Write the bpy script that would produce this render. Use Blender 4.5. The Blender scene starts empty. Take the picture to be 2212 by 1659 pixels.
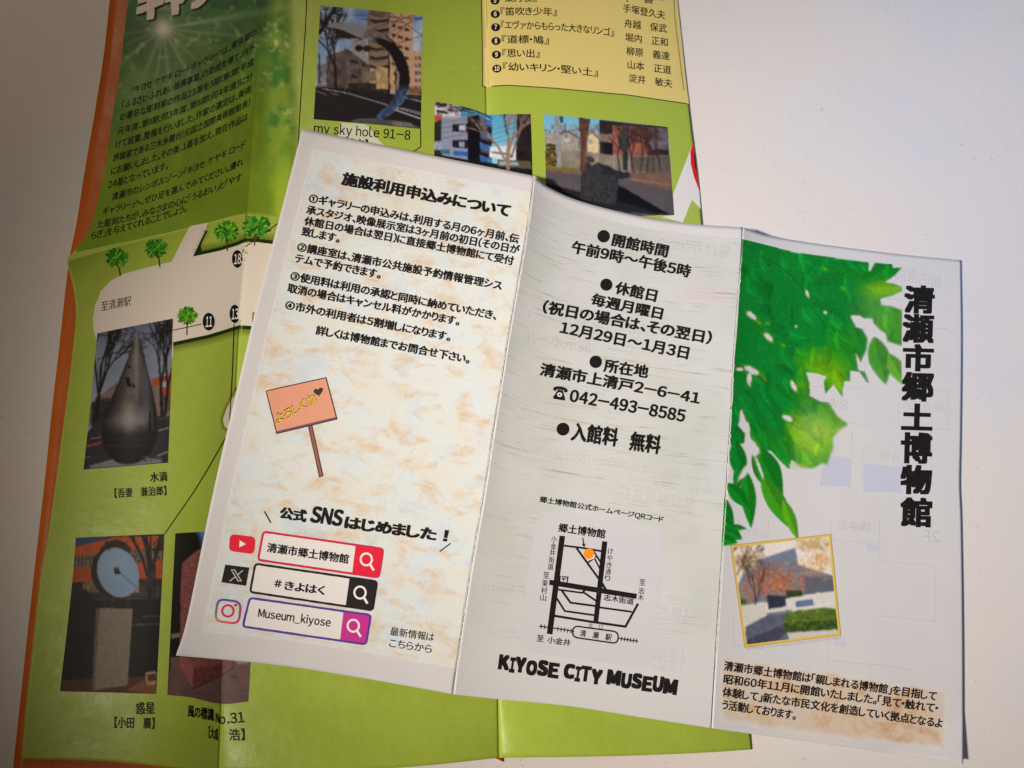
import bpy, math, random
import numpy as np
from mathutils import Vector, Matrix
from mathutils.bvhtree import BVHTree

# ------------------------------------------------------------------ camera, light, exposure
SC = bpy.context.scene
COL = SC.collection
CAMC = np.array([0.0778638, 0.0472815, 0.2873129])
F_PX, CX, CY = 1600.0, 1106.0, 829.5

def fit_rotation():
    P = [(652, 278), (2076, 562), (2081, 1650), (380, 1416), (981, 1500), (1538, 1573)]
    M = [(0, .21), (.297, .21), (.297, 0), (0, 0), (.098, 0), (.198, 0)]
    A = []
    for (x, y), (X, Y) in zip(P, M):
        A.append([X, Y, 1, 0, 0, 0, -x*X, -x*Y, -x]); A.append([0, 0, 0, X, Y, 1, -y*X, -y*Y, -y])
    H = np.linalg.svd(np.array(A))[2][-1].reshape(3, 3)
    G = np.array([[1, 0, -CX], [0, 1, -CY], [0, 0, 1]]) @ H
    R = np.diag([1/F_PX, 1/F_PX, 1]) @ G
    R /= (np.linalg.norm(R[:, 0]) + np.linalg.norm(R[:, 1]))/2
    if R[2, 2] < 0: R = -R
    r1 = R[:, 0]/np.linalg.norm(R[:, 0]); r2 = R[:, 1] - r1*(r1 @ R[:, 1]); r2 /= np.linalg.norm(r2)
    W = np.array([r1, r2, np.cross(r1, r2)]).T
    return W, -W.T @ R[:, 2]
WC, CAMC = fit_rotation()                      # world -> camera (x right, y down, z forward)

cam = bpy.data.objects.new('camera', bpy.data.cameras.new('camera')); COL.objects.link(cam)
cam.data.sensor_width = 36; cam.data.lens = F_PX/2212*36
cam.data.clip_start = .01; cam.data.clip_end = 20
rot = WC.T @ np.diag([1., -1., -1.])
mw = Matrix([list(rot[i]) + [CAMC[i]] for i in range(3)] + [[0, 0, 0, 1]])
cam.matrix_world = mw
SC.camera = cam

world = bpy.data.worlds.new('World'); SC.world = world; world.use_nodes = True
bg = world.node_tree.nodes['Background']
bg.inputs[0].default_value = (1.0, 0.66, 0.38, 1); bg.inputs[1].default_value = 0.05
SC.view_settings.view_transform = 'Standard'; SC.view_settings.look = 'None'
SC.view_settings.exposure = 0; SC.view_settings.gamma = 1

def look(o, target):
    d = Vector(target) - o.location
    o.rotation_euler = d.to_track_quat('-Z', 'Y').to_euler()
def spot(name, loc, target, power, color, angle, blend, size):
    l = bpy.data.lights.new(name, 'SPOT'); l.energy = power; l.color = color
    l.spot_size = math.radians(angle); l.spot_blend = blend; l.shadow_soft_size = size
    o = bpy.data.objects.new(name, l); COL.objects.link(o); o.location = loc; look(o, target)
def area(name, loc, target, power, color, sx, sy):
    l = bpy.data.lights.new(name, 'AREA'); l.energy = power; l.color = color; l.shape = 'RECTANGLE'; l.size = sx; l.size_y = sy; l.spread = math.radians(38)
    o = bpy.data.objects.new(name, l); COL.objects.link(o); o.location = loc; look(o, target)
spot('key_light', (-0.545, -0.175, 0.660), (0.3416, 0.196, 0), 70.0, (1.0, .885, .755), 36, 1.0, .045)  # key spot from the lower left; its cone edge leaves the left side dim
area('cool_fill_light', (0.56, 0.55, 0.8), (0.35, 0.28, 0), 0.17, (.26, .50, 1.0), .3, .3)  # cool area light put over the upper right to tint the table
spot('warm_fill_light', (-0.30, 0.60, 0.62), (-0.10, 0.28, 0), 5.2, (1.0, .80, .60), 42, 1.0, .12)  # warm spot added to lift the dim upper left

# ------------------------------------------------------------------ helpers
random.seed(4); RNG = np.random.RandomState(7)
def srgb(c):
    c = np.asarray(c, float)/255.0
    return np.where(c <= .04045, c/12.92, ((c+.055)/1.055)**2.4)
def at_z(x, y, z):
    """points of the plane z seen along image rays (arrays)"""
    x = np.asarray(x, float); y = np.asarray(y, float); z = np.broadcast_to(np.asarray(z, float), x.shape)
    d = np.stack([(x-CX)/F_PX, (y-CY)/F_PX, np.ones_like(x)], -1) @ WC
    t = (z - CAMC[2])/d[..., 2]
    return CAMC + d*t[..., None]
# measuring frames: each is a crop of the photograph (origin x, origin y, magnification)
FR = dict(O=(0, 0, 1/1.54928), A=(900, 500, 2), B=(560, 1200, 2), C=(560, 1741, 2), D=(1600, 600, 2), E=(1500, 1450, 2),
          F=(2321, 800, 2), G=(2321, 1741, 2), H=(1400, 1741, 2), I=(1500, 0, 2),
          Z1=(0, 0, 2.0109), Z2=(1000, 0, 2.0109), Z3=(0, 750, 2.0109), Z4=(0, 1650, 1.8028))
def px(fr, p):
    ox, oy, s = FR[fr]; p = np.asarray(p, float)
    return (np.array([ox, oy]) + p/s)/1.54928
def sc(fr): return 1/FR[fr][2]/1.54928

def spline(pts, n):
    pts = np.asarray(pts, float)
    if len(pts) == 2:
        t = np.linspace(0, 1, n)[:, None]; return pts[0]*(1-t) + pts[1]*t
    P = np.vstack([2*pts[0]-pts[1], pts, 2*pts[-1]-pts[-2]])
    out = []
    for i in range(1, len(P)-2):
        t = np.linspace(0, 1, 24, endpoint=False)[:, None]
        a, b, c, d = P[i-1], P[i], P[i+1], P[i+2]
        out.append(.5*(2*b + (c-a)*t + (2*a-5*b+4*c-d)*t**2 + (3*b-a-3*c+d)*t**3))
    q = np.vstack(out + [pts[-1:]])
    L = np.r_[0, np.cumsum(np.linalg.norm(np.diff(q, axis=0), axis=1))]; L /= L[-1]
    s = np.linspace(0, 1, n)
    return np.stack([np.interp(s, L, q[:, 0]), np.interp(s, L, q[:, 1])], -1)
def coons(top, bottom, left, right, nu, nv):
    T, B = spline(top, nu), spline(bottom, nu); Lf, R = spline(left, nv), spline(right, nv)
    u = np.linspace(0, 1, nu)[None, :, None]; v = np.linspace(0, 1, nv)[:, None, None]
    S = (1-v)*T[None] + v*B[None] + (1-u)*Lf[:, None] + u*R[:, None]
    S -= (1-u)*(1-v)*T[0] + u*(1-v)*T[-1] + (1-u)*v*B[0] + u*v*B[-1]
    return S

def link(name, me, parent=None, mat=None):
    o = bpy.data.objects.new(name, me); COL.objects.link(o)
    if parent is not None: o.parent = parent
    if mat is not None: me.materials.append(mat)
    return o
def grid_faces(nv, nu):
    i = np.arange((nv-1)*(nu-1)); r, c = i//(nu-1), i % (nu-1)
    a = r*nu + c
    return np.stack([a, a+nu, a+nu+1, a+1], -1)      # counter-clockwise seen from above

class Sheet:
    """a folded paper: patches of real geometry that print can be laid on"""
    def __init__(self, name, label, cat, loc):
        self.root = bpy.data.objects.new(name, None); COL.objects.link(self.root)
        self.root.empty_display_size = .02; self.root.location = loc
        self.root['label'] = label; self.root['category'] = cat
        self.V, self.Fc, self.n, self.inv = [], [], 0, Matrix.Translation(loc).inverted()
        self.off = np.array(loc); self.panels = []; self.patches = []
    def panel(self, top, bottom, left, right, zf, mat, nu=70, nv=90, thick=.00013, name='panel', size_mm=(99, 210)):
        S = coons(top, bottom, left, right, nu, nv)
        u, v = np.meshgrid(np.linspace(0, 1, nu), np.linspace(0, 1, nv))
        Wp = at_z(S[..., 0], S[..., 1], zf(u, v)/1000.0).reshape(-1, 3)
        fc = grid_faces(nv, nu)
        self.V.append(Wp); self.Fc.append(fc + self.n); self.n += len(Wp)
        # solid sheet: upper face, lower face, rim
        N = len(Wp); low = Wp - np.array([0, 0, thick])
        rim = [(0, j) for j in range(nu)] + [(i, nu-1) for i in range(1, nv)] + [(nv-1, j) for j in range(nu-2, -1, -1)] + [(i, 0) for i in range(nv-2, 0, -1)]
        ids = np.array([i*nu+j for i, j in rim]); nx = np.roll(ids, -1)
        side = np.stack([ids, nx, nx+N, ids+N], -1)
        faces = np.vstack([fc, fc[:, ::-1]+N, side])
        me = bpy.data.meshes.new(name)
        me.from_pydata((np.vstack([Wp, low])-self.off).tolist(), [], faces.tolist())
        uvl = me.uv_layers.new(name='UVMap')
        li = np.array([l.vertex_index for l in me.loops]) % N
        uv = np.stack([u.ravel()*size_mm[0]/100, (1-v.ravel())*size_mm[1]/100], -1)[li]
        uvl.data.foreach_set('uv', uv.ravel())
        me.polygons.foreach_set('use_smooth', [True]*(len(fc)*2)+[False]*len(side)); me.update()
        o = link(name, me, self.root, mat)
        self.panels.append(o); self.patches.append(S)
        return o
    def finish(self):
        V = np.vstack(self.V); Fq = np.vstack(self.Fc)
        tri = np.vstack([Fq[:, [0, 1, 2]], Fq[:, [0, 2, 3]]])
        self.bvh = BVHTree.FromPolygons(V.tolist(), tri.tolist())
        fn = np.cross(V[Fq[:, 1]]-V[Fq[:, 0]], V[Fq[:, 3]]-V[Fq[:, 0]])
        vn = np.zeros_like(V)
        for k in range(4): np.add.at(vn, Fq[:, k], fn)
        vn /= np.linalg.norm(vn, axis=1)[:, None]
        self.Vt, self.tri, self.vn = V, tri, vn
    def drop(self, P, layer):
        """put image positions P (n,2) onto the sheet, a hair above it"""
        P = np.asarray(P, float); n = len(P)
        d = np.stack([(P[:, 0]-CX)/F_PX, (P[:, 1]-CY)/F_PX, np.ones(n)], -1) @ WC
        hit = np.empty((n, 3)); fnn = np.empty((n, 3)); ids = np.empty(n, int); O = Vector(CAMC); rc = self.bvh.ray_cast
        for i, dd in enumerate(d.tolist()):
            h, nn, idx, _ = rc(O, dd)
            if h is None: h, nn, idx, _ = self.bvh.find_nearest(Vector(at_z(P[i, 0], P[i, 1], .001)))
            hit[i] = h; fnn[i] = nn; ids[i] = idx
        t = self.tri[ids]; a, b, c = self.Vt[t[:, 0]], self.Vt[t[:, 1]], self.Vt[t[:, 2]]
        D = lambda x, y: (x*y).sum(1)
        v0, v1, v2 = b-a, c-a, hit-a; d00, d01, d11, d20, d21 = D(v0, v0), D(v0, v1), D(v1, v1), D(v2, v0), D(v2, v1)
        den = d00*d11-d01*d01; w1 = ((d11*d20-d01*d21)/den)[:, None]; w2 = ((d00*d21-d01*d20)/den)[:, None]
        nor = self.vn[t[:, 0]]*(1-w1-w2) + self.vn[t[:, 1]]*w1 + self.vn[t[:, 2]]*w2
        nor /= np.linalg.norm(nor, axis=1)[:, None]; fnn[fnn[:, 2] < 0] *= -1
        return hit + fnn*(.00003 + .00002*np.broadcast_to(layer, n))[:, None], nor

BOLD = 1.4
class Print:
    """ink on a sheet: polygons, strokes, letters and painted pictures, joined per part"""
    def __init__(self, sheet): self.s = sheet; self.P, self.Fc, self.C, self.L, self.n = [], [], [], [], 0
    def add(self, P, faces, col, layer):
        P = np.asarray(P, float); self.P.append(P)
        self.Fc += [tuple(int(k)+self.n for k in f) for f in faces]
        col = np.asarray(col, float)
        if col.ndim == 1: col = np.tile(col, (len(P), 1))
        if col.shape[1] == 3: col = np.hstack([col, np.ones((len(P), 1))])
        self.C.append(col); self.L.append(np.full(len(P), layer) if np.isscalar(layer) else layer); self.n += len(P); return self
    def poly(self, fr, pts, c, layer=1, alpha=1.0, cell=9):
        """filled outline, cut into small triangles so that it follows the paper"""
        P = px(fr, pts) if fr else np.asarray(pts, float)
        from mathutils.geometry import tessellate_polygon
        tr = [list(t) for t in tessellate_polygon([[Vector((p[0], p[1], 0)) for p in P]])]
        V = [tuple(p) for p in P]
        V, T = subdivide(V, tr, cell)
        return self.add(V, T, list(srgb(c)) + [alpha], layer)
    def disc(self, fr, c, rx, ry, col, layer=1, alpha=1.0, ang=0, n=28, cell=9):
        t = np.linspace(0, 2*math.pi, n, endpoint=False); a = math.radians(ang)
        x, y = rx*np.cos(t), ry*np.sin(t)
        return self.poly(fr, np.stack([c[0]+x*math.cos(a)-y*math.sin(a), c[1]+x*math.sin(a)+y*math.cos(a)], -1), col, layer, alpha, cell)
    def stroke(self, fr, pts, w, c, layer=1, alpha=1.0, closed=False, smooth=False, rough=0):
        """line of width w (frame units)"""
        P = px(fr, pts); w = w*sc(fr)
        if closed: P = np.vstack([P, P[:1]])
        if smooth: P = spline(P, max(8, len(P)*6))
        Q = [P[0]]
        for a, b in zip(P[:-1], P[1:]):
            k = max(1, int(np.linalg.norm(b-a)/8)); Q += [a+(b-a)*j/k for j in range(1, k+1)]
        Q = np.array(Q)
        t = np.zeros_like(Q); t[1:] += np.diff(Q, axis=0); t[:-1] += np.diff(Q, axis=0)
        if closed: t[0] += Q[-1]-Q[-2]; t[-1] = t[0]
        t /= np.linalg.norm(t, axis=1)[:, None]+1e-9
        n = np.stack([-t[:, 1], t[:, 0]], -1)
        # keep the width at corners
        seg = np.diff(Q, axis=0); seg /= np.linalg.norm(seg, axis=1)[:, None]+1e-9
        cosn = np.ones(len(Q)); cosn[1:-1] = np.clip(np.abs(np.sum(n[1:-1]*np.stack([-seg[:-1, 1], seg[:-1, 0]], -1), 1)), .45, 1)
        hw = w/2/cosn*(1+rough*RNG.uniform(-1, 1, len(Q)))
        V = np.vstack([Q+n*hw[:, None], Q-n*(w/2/cosn*(1+rough*RNG.uniform(-1, 1, len(Q))))[:, None]]); m = len(Q)
        return self.add(V, [(i, i+1, i+1+m, i+m) for i in range(m-1)], list(srgb(c))+[alpha], layer)
    def text(self, fr, s, p0, p1, h, c=(22, 20, 22), bold=0.0, up=None, sag=0, layer=2, alpha=1.0, fit=True):
        V, T, bb = glyphs(s)
        if bold > .005:          # heavy face: the letter overprinted with small shifts
            n0 = len(V); dx = bold*1.3*BOLD
            sh = [(0, 0), (dx, dx*.5), (-dx, -dx*.5), (-dx*.5, dx*.7), (dx*.5, -dx*.7)]
            if bold > .0265: sh = [(dx*qx, dx*.7*qy) for qx in ((-1, -.5, 0, .5, 1) if bold > .05 else (-1, 0, 1)) for qy in (-1, 0, 1)]
            V = np.vstack([V+np.array(q) for q in sh]); T = (np.array(T)[None]+np.arange(len(sh))[:, None, None]*n0).reshape(-1, 3).tolist()
            LY = np.repeat(layer+.04*np.arange(len(sh)), n0)
            bb = (bb[0]-dx, bb[1]+dx, bb[2]-dx*.7, bb[3]+dx*.7)
        else: LY = None
        a, b = px(fr, p0), px(fr, p1); k = sc(fr); d = b-a
        L = np.linalg.norm(d)
        if up is None: upv = np.array([d[1], -d[0]])/L
        else: upv = np.array(up, float); upv = upv/abs(upv[1])
        if up is None and b[0] < a[0]: upv = -upv
        u = (V[:, 0]-bb[0])/max(bb[1]-bb[0], 1e-6); w = (V[:, 1]-bb[2])/max(bb[3]-bb[2], 1e-6)
        base = a + d*u[:, None]; base[:, 1] += 4*sag*k*u*(1-u)
        return self.add(base + upv*(w*h*k)[:, None], T, list(srgb(c))+[alpha], layer if LY is None else LY)
    def column(self, fr, s, centres, size, **kw):
        for ch, (x, y) in zip(s, centres):
            self.text(fr, ch, (x-size*.46, y+size*.48), (x+size*.46, y+size*.52), size, **kw)
        return self
    def paint(self, X, Y, Cc, A, layer):
        nv, nu = X.shape; f = grid_faces(nv, nu)
        a = A.ravel(); keep = a[f].max(1) > .02; f = f[keep]
        used = np.unique(f); re = np.full(nv*nu, -1); re[used] = np.arange(len(used))
        col = np.concatenate([Cc.reshape(-1, 3), a[:, None]], 1)[used]
        return self.add(np.stack([X.ravel(), Y.ravel()], -1)[used], re[f].tolist(), col, layer)
    def build(self, name, parent, mat=None, label=None):
        P = np.vstack(self.P); out, nor = self.s.drop(P, np.concatenate(self.L))
        F = []
        for f in self.Fc:                                   # all faces look up
            a, b, c = P[f[0]], P[f[1]], P[f[2]]
            cr = (b[0]-a[0])*(c[1]-a[1]) - (b[1]-a[1])*(c[0]-a[0])
            F.append(f if cr < 0 else f[::-1])
        me = bpy.data.meshes.new(name); me.from_pydata((out-self.s.off).tolist(), [], F)
        at = me.color_attributes.new('tint', 'FLOAT_COLOR', 'POINT')
        CC = np.vstack(self.C)
        if self.s.root.name == 'museum_leaflet': CC[:, :3] += (1-CC[:, 3:])*.62      # paper tone added to thin ink, offsetting its own shadow on the sheet
        at.data.foreach_set('color', CC.astype(np.float32).ravel())
        me.polygons.foreach_set('use_smooth', [True]*len(me.polygons)); me.update()
        me.normals_split_custom_set_from_vertices(nor.tolist())
        o = link(name, me, parent, mat or self.s.ink)
        if label: o['label'] = label
        if name == 'show_through': o['kind'] = 'stuff'
        return o

def subdivide(V, T, cell):
    V = list(V); T = [tuple(t) for t in T]; cache = {}
    def mid(i, j):
        k = (min(i, j), max(i, j))
        if k not in cache:
            cache[k] = len(V); V.append(((V[i][0]+V[j][0])/2, (V[i][1]+V[j][1])/2))
        return cache[k]
    for _ in range(9):
        out, again = [], False
        for a, b, c in T:
            e = [(math.dist(V[a], V[b]), a, b, c), (math.dist(V[b], V[c]), b, c, a), (math.dist(V[c], V[a]), c, a, b)]
            l, i, j, k = max(e)
            if l > cell:
                m = mid(i, j); out += [(i, m, k), (m, j, k)]; again = True
            else: out.append((a, b, c))
        T = out
        if not again: break
    else:
        for _ in range(6):
            out, again = [], False
            for a, b, c in T:
                e = [(math.dist(V[a], V[b]), a, b, c), (math.dist(V[b], V[c]), b, c, a), (math.dist(V[c], V[a]), c, a, b)]
                l, i, j, k = max(e)
                if l > cell: m = mid(i, j); out += [(i, m, k), (m, j, k)]; again = True
                else: out.append((a, b, c))
            T = out
            if not again: break
    return V, T

_cur = bpy.data.curves.new('lettering_source', 'FONT'); _cur.resolution_u = 3
_co = bpy.data.objects.new('lettering_source', _cur); COL.objects.link(_co)
_CH, _G = {}, {}
def char(ch):
    if ch not in _CH:
        _cur.body = ch; bpy.context.view_layer.update()
        ev = _co.evaluated_get(bpy.context.evaluated_depsgraph_get()); m = ev.to_mesh()
        m.calc_loop_triangles()
        V = np.empty(len(m.vertices)*3); m.vertices.foreach_get('co', V); V = V.reshape(-1, 3)[:, :2]
        T = np.empty(len(m.loop_triangles)*3, int); m.loop_triangles.foreach_get('vertices', T); T = T.reshape(-1, 3)
        ev.to_mesh_clear(); _CH[ch] = (V, T)
    return _CH[ch]
_w1, _w2 = char('一')[0][:, 0].max(), char('一一')[0][:, 0].max(); EM = _w2-_w1
def glyphs(s):
    """a line of Gothic type: kanji on the em, kana, figures and marks set close"""
    if s not in _G:
        x, Vs, Ts, n = 0.0, [], [], 0
        for ch in s:
            if ch == ' ': x += .32*EM; continue
            if ch == '　': x += EM; continue
            o = ord(ch); full = chr(o+0xFEE0) if 0x21 <= o <= 0x7E else ch
            V, T = char(full); l, rgt = V[:, 0].min(), V[:, 0].max()
            if 0x4E00 <= o <= 0x9FFF or 0x2460 <= o <= 0x2473: dx, adv = x, EM
            else: dx, adv = x-l+.05*EM, rgt-l+.11*EM
            if ch == '_': V = V*[.62, 1]; adv *= .62; dx = x-V[:, 0].min()
            Vs.append(V+[dx, 0]); Ts.append(T+n); n += len(V); x += adv
        V, T = np.vstack(Vs), np.vstack(Ts)
        _G[s] = (V, T.tolist(), (V[:, 0].min(), V[:, 0].max(), V[:, 1].min(), V[:, 1].max()))
    return _G[s]

# painted pictures: colours on a fine grid laid on the paper
def vnoise(X, Y, s, seed=0, oct=3):
    out = np.zeros_like(X, float); amp, tot = 1., 0.
    for o in range(oct):
        g = np.random.RandomState(seed*17+o).rand(256, 256); x, y = X/s*2**o+37.3, Y/s*2**o+11.7
        xi, yi = np.floor(x).astype(int), np.floor(y).astype(int); fx, fy = x-xi, y-yi
        fx, fy = fx*fx*(3-2*fx), fy*fy*(3-2*fy)
        q = lambda a, b: g[b % 256, a % 256]
        out += amp*((q(xi, yi)*(1-fx)+q(xi+1, yi)*fx)*(1-fy) + (q(xi, yi+1)*(1-fx)+q(xi+1, yi+1)*fx)*fy); tot += amp; amp *= .5
    return out/tot
class Picture:
    def __init__(self, fr, top, bottom, left, right, step=1.7, base=(0, 0, 0), alpha=1.0):
        T, B, Lf, R = [px(fr, q) for q in (top, bottom, left, right)]
        nu = max(8, int(np.linalg.norm(T[-1]-T[0])/step)); nv = max(8, int(np.linalg.norm(Lf[-1]-Lf[0])/step))
        S = coons(T, B, Lf, R, nu, nv); self.X, self.Y = S[..., 0], S[..., 1]; self.fr = fr
        ox, oy, s = FR[fr]; self.x = (self.X*1.54928-ox)*s; self.y = (self.Y*1.54928-oy)*s     # frame coordinates
        self.C = np.tile(np.array(base, float), (nv, nu, 1)); self.A = np.full((nv, nu), float(alpha)); self.k = 0
        self.u, self.v = np.meshgrid(np.linspace(0, 1, nu), np.linspace(0, 1, nv))
    def mix(self, m, c, alpha=None):
        m = np.clip(m, 0, 1)
        self.C = self.C*(1-m[..., None]) + np.asarray(c, float)*m[..., None]
        if alpha is not None: self.A = np.maximum(self.A, m*alpha)
        return self
    def inside(self, pts):
        pts = np.asarray(pts, float); r = np.zeros(self.x.shape, bool); j = len(pts)-1
        for i in range(len(pts)):
            (xi, yi), (xj, yj) = pts[i], pts[j]
            c = ((yi > self.y) != (yj > self.y)) & (self.x < (xj-xi)*(self.y-yi)/((yj-yi) or 1e-9)+xi); r ^= c; j = i
        return r.astype(float)
    def poly(self, pts, c, a=1.0, tex=0, ts=14, alpha=None):
        m = self.inside(pts)*a; self.k += 1
        c = np.asarray(c, float)
        if tex: c = np.clip(c*(1+tex*(vnoise(self.x, self.y, ts, self.k)-.5)[..., None]*2), 0, 255)
        return self.mix(m, c, alpha)
    def line(self, pts, w, c, a=1.0):
        for (x0, y0), (x1, y1) in zip(pts[:-1], pts[1:]):
            dx, dy = x1-x0, y1-y0; L = dx*dx+dy*dy+1e-9
            t = np.clip(((self.x-x0)*dx+(self.y-y0)*dy)/L, 0, 1)
            d = np.hypot(self.x-x0-t*dx, self.y-y0-t*dy)
            self.mix(np.clip(w/2+1.2-d, 0, 1)*a*min(1, w/2.0+.15), c)
        return self
    def blob(self, cx, cy, rx, ry, c, a=1.0, soft=.5, ang=0, alpha=None):
        t = math.radians(ang); dx, dy = self.x-cx, self.y-cy
        r = np.hypot((dx*math.cos(t)+dy*math.sin(t))/rx, (-dx*math.sin(t)+dy*math.cos(t))/ry)
        return self.mix(np.clip((1-r)/max(soft, .02), 0, 1)*a, c, alpha)
    def leaf(self, cx, cy, ln, wd, ang, c, vein=True, alpha=1.0, tex=.12):
        t = math.radians(ang); dx, dy = self.x-cx, self.y-cy
        p = (dx*math.cos(t)+dy*math.sin(t))/(ln/2); q = (-dx*math.sin(t)+dy*math.cos(t))/(wd/2)
        prof = np.clip(1-np.abs(p)**1.7, 0, 1)**.8*(1-.25*p)
        m = np.clip((prof-np.abs(q))*wd/6, 0, 1)*(np.abs(p) < 1); self.k += 1
        cc = np.asarray(c, float)*(1+tex*2*(vnoise(self.x, self.y, 30, self.k)-.5)[..., None])
        cc = cc*(1+.10*np.sign(q))[..., None]
        self.mix(m, np.clip(cc, 0, 255), alpha)
        if vein: self.mix(m*np.clip(1-np.abs(q)*wd/5, 0, 1)*.35, np.asarray(c)*1.25)
        return self
    def tree(self, x, y, ang, ln, w, c, depth=5, seed=1, spread=24):
        r = random.Random(seed)
        def go(x, y, a, l, w, d):
            x2, y2 = x+math.cos(a)*l, y-math.sin(a)*l; self.line([(x, y), (x2, y2)], w, c)
            if d:
                for k in range(2 if r.random() < .6 else 3):
                    go(x2, y2, a+math.radians(r.uniform(-spread, spread)), l*r.uniform(.62, .88), max(w*.62, 1.0), d-1)
        go(x, y, math.radians(ang), ln, w, depth); return self
    def build(self, name, sheet, parent, layer=1, mat=None, label=None, extra=None):
        k = np.array([.22, .56, .22])
        for ax in (0, 1):
            for nm in ('C', 'A'):
                z = getattr(self, nm); zp = np.concatenate([z.take([0], ax), z, z.take([-1], ax)], ax); n_ = z.shape[ax]
                setattr(self, nm, sum(k[i_]*zp.take(range(i_, i_+n_), ax) for i_ in range(3)))
        if name == 'leaf_picture': self.C = np.clip(self.C*[.86, .90, .74]-[6, 0, 6], 0, 255)
        if name == 'list_box': self.C[:] = np.array([222, 205, 128])
        grain = 1+(.07 if name != 'list_box' else 0)*(RNG.rand(*self.x.shape)-.5)
        if sheet is GB and name == 'photo': self.C = 255*(self.C/255)**1.12*1.04
        p = Print(sheet).paint(self.X, self.Y, srgb(np.clip(self.C*grain[..., None], 0, 255)), self.A, layer)
        if extra: extra(p)
        return p.build(name, parent, mat, label)

# ------------------------------------------------------------------ materials
def nodes(name, rough, spec=.5):
    m = bpy.data.materials.new(name); m.use_nodes = True; nt = m.node_tree
    b = nt.nodes['Principled BSDF']; b.inputs['Roughness'].default_value = rough; b.inputs['Specular IOR Level'].default_value = spec
    return m, nt, b
def N(nt, t, **kw):
    n = nt.nodes.new(t)
    for k, v in kw.items(): setattr(n, k, v)
    return n
def noise(nt, vec, scale, detail=4, rough=.55, dist=0):
    n = N(nt, 'ShaderNodeTexNoise'); n.inputs['Scale'].default_value = scale; n.inputs['Detail'].default_value = detail
    n.inputs['Roughness'].default_value = rough; n.inputs['Distortion'].default_value = dist
    if vec is not None: nt.links.new(vec, n.inputs['Vector'])
    return n.outputs['Fac']
def ramp(nt, fac, stops):
    r = N(nt, 'ShaderNodeValToRGB'); nt.links.new(fac, r.inputs['Fac']); e = r.color_ramp.elements
    while len(e) < len(stops): e.new(.5)
    for el, (p, c) in zip(e, stops): el.position = p; el.color = tuple(c)+(1,) if len(c) == 3 else c
    return r.outputs['Color']
def mixc(nt, fac, a, b, mode='MIX'):
    n = N(nt, 'ShaderNodeMix', data_type='RGBA', blend_type=mode)
    for s, v in ((n.inputs[0], fac), (n.inputs[6], a), (n.inputs[7], b)):
        if hasattr(v, 'is_linked'): nt.links.new(v, s)
        elif isinstance(v, (int, float)): s.default_value = v
        else: s.default_value = tuple(v)+(1,)
    return n.outputs[2]
def bump(nt, b, h, strength, dist):
    n = N(nt, 'ShaderNodeBump'); n.inputs['Strength'].default_value = strength; n.inputs['Distance'].default_value = dist
    nt.links.new(h, n.inputs['Height']); nt.links.new(n.outputs[0], b.inputs['Normal'])
def S3(*c): return tuple(srgb(c).tolist())

def mat_table():
    m, nt, b = nodes('table_paint', .55, .4)
    g = N(nt, 'ShaderNodeNewGeometry').outputs['Position']
    big = noise(nt, g, 9, 3); c = ramp(nt, big, [(.3, S3(214, 214, 222)), (.5, S3(220, 217, 215)), (.7, S3(223, 213, 213))])
    v = N(nt, 'ShaderNodeMapping'); v.inputs['Scale'].default_value = (1, 1, 1); nt.links.new(g, v.inputs[0])
    sp = noise(nt, v.outputs[0], 900, 2, .6, 1.5)
    where = noise(nt, g, 24, 3); mm = N(nt, 'ShaderNodeMath', operation='MULTIPLY_ADD')
    nt.links.new(where, mm.inputs[0]); mm.inputs[1].default_value = .22; nt.links.new(sp, mm.inputs[2])
    f = ramp(nt, mm.outputs[0], [(.775, (0, 0, 0)), (.86, (.8, .8, .8))])
    nt.links.new(mixc(nt, f, c, S3(165, 158, 155)), b.inputs['Base Color'])
    bump(nt, b, noise(nt, g, 900, 4, .7), .16, .0003)
    return m
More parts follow.
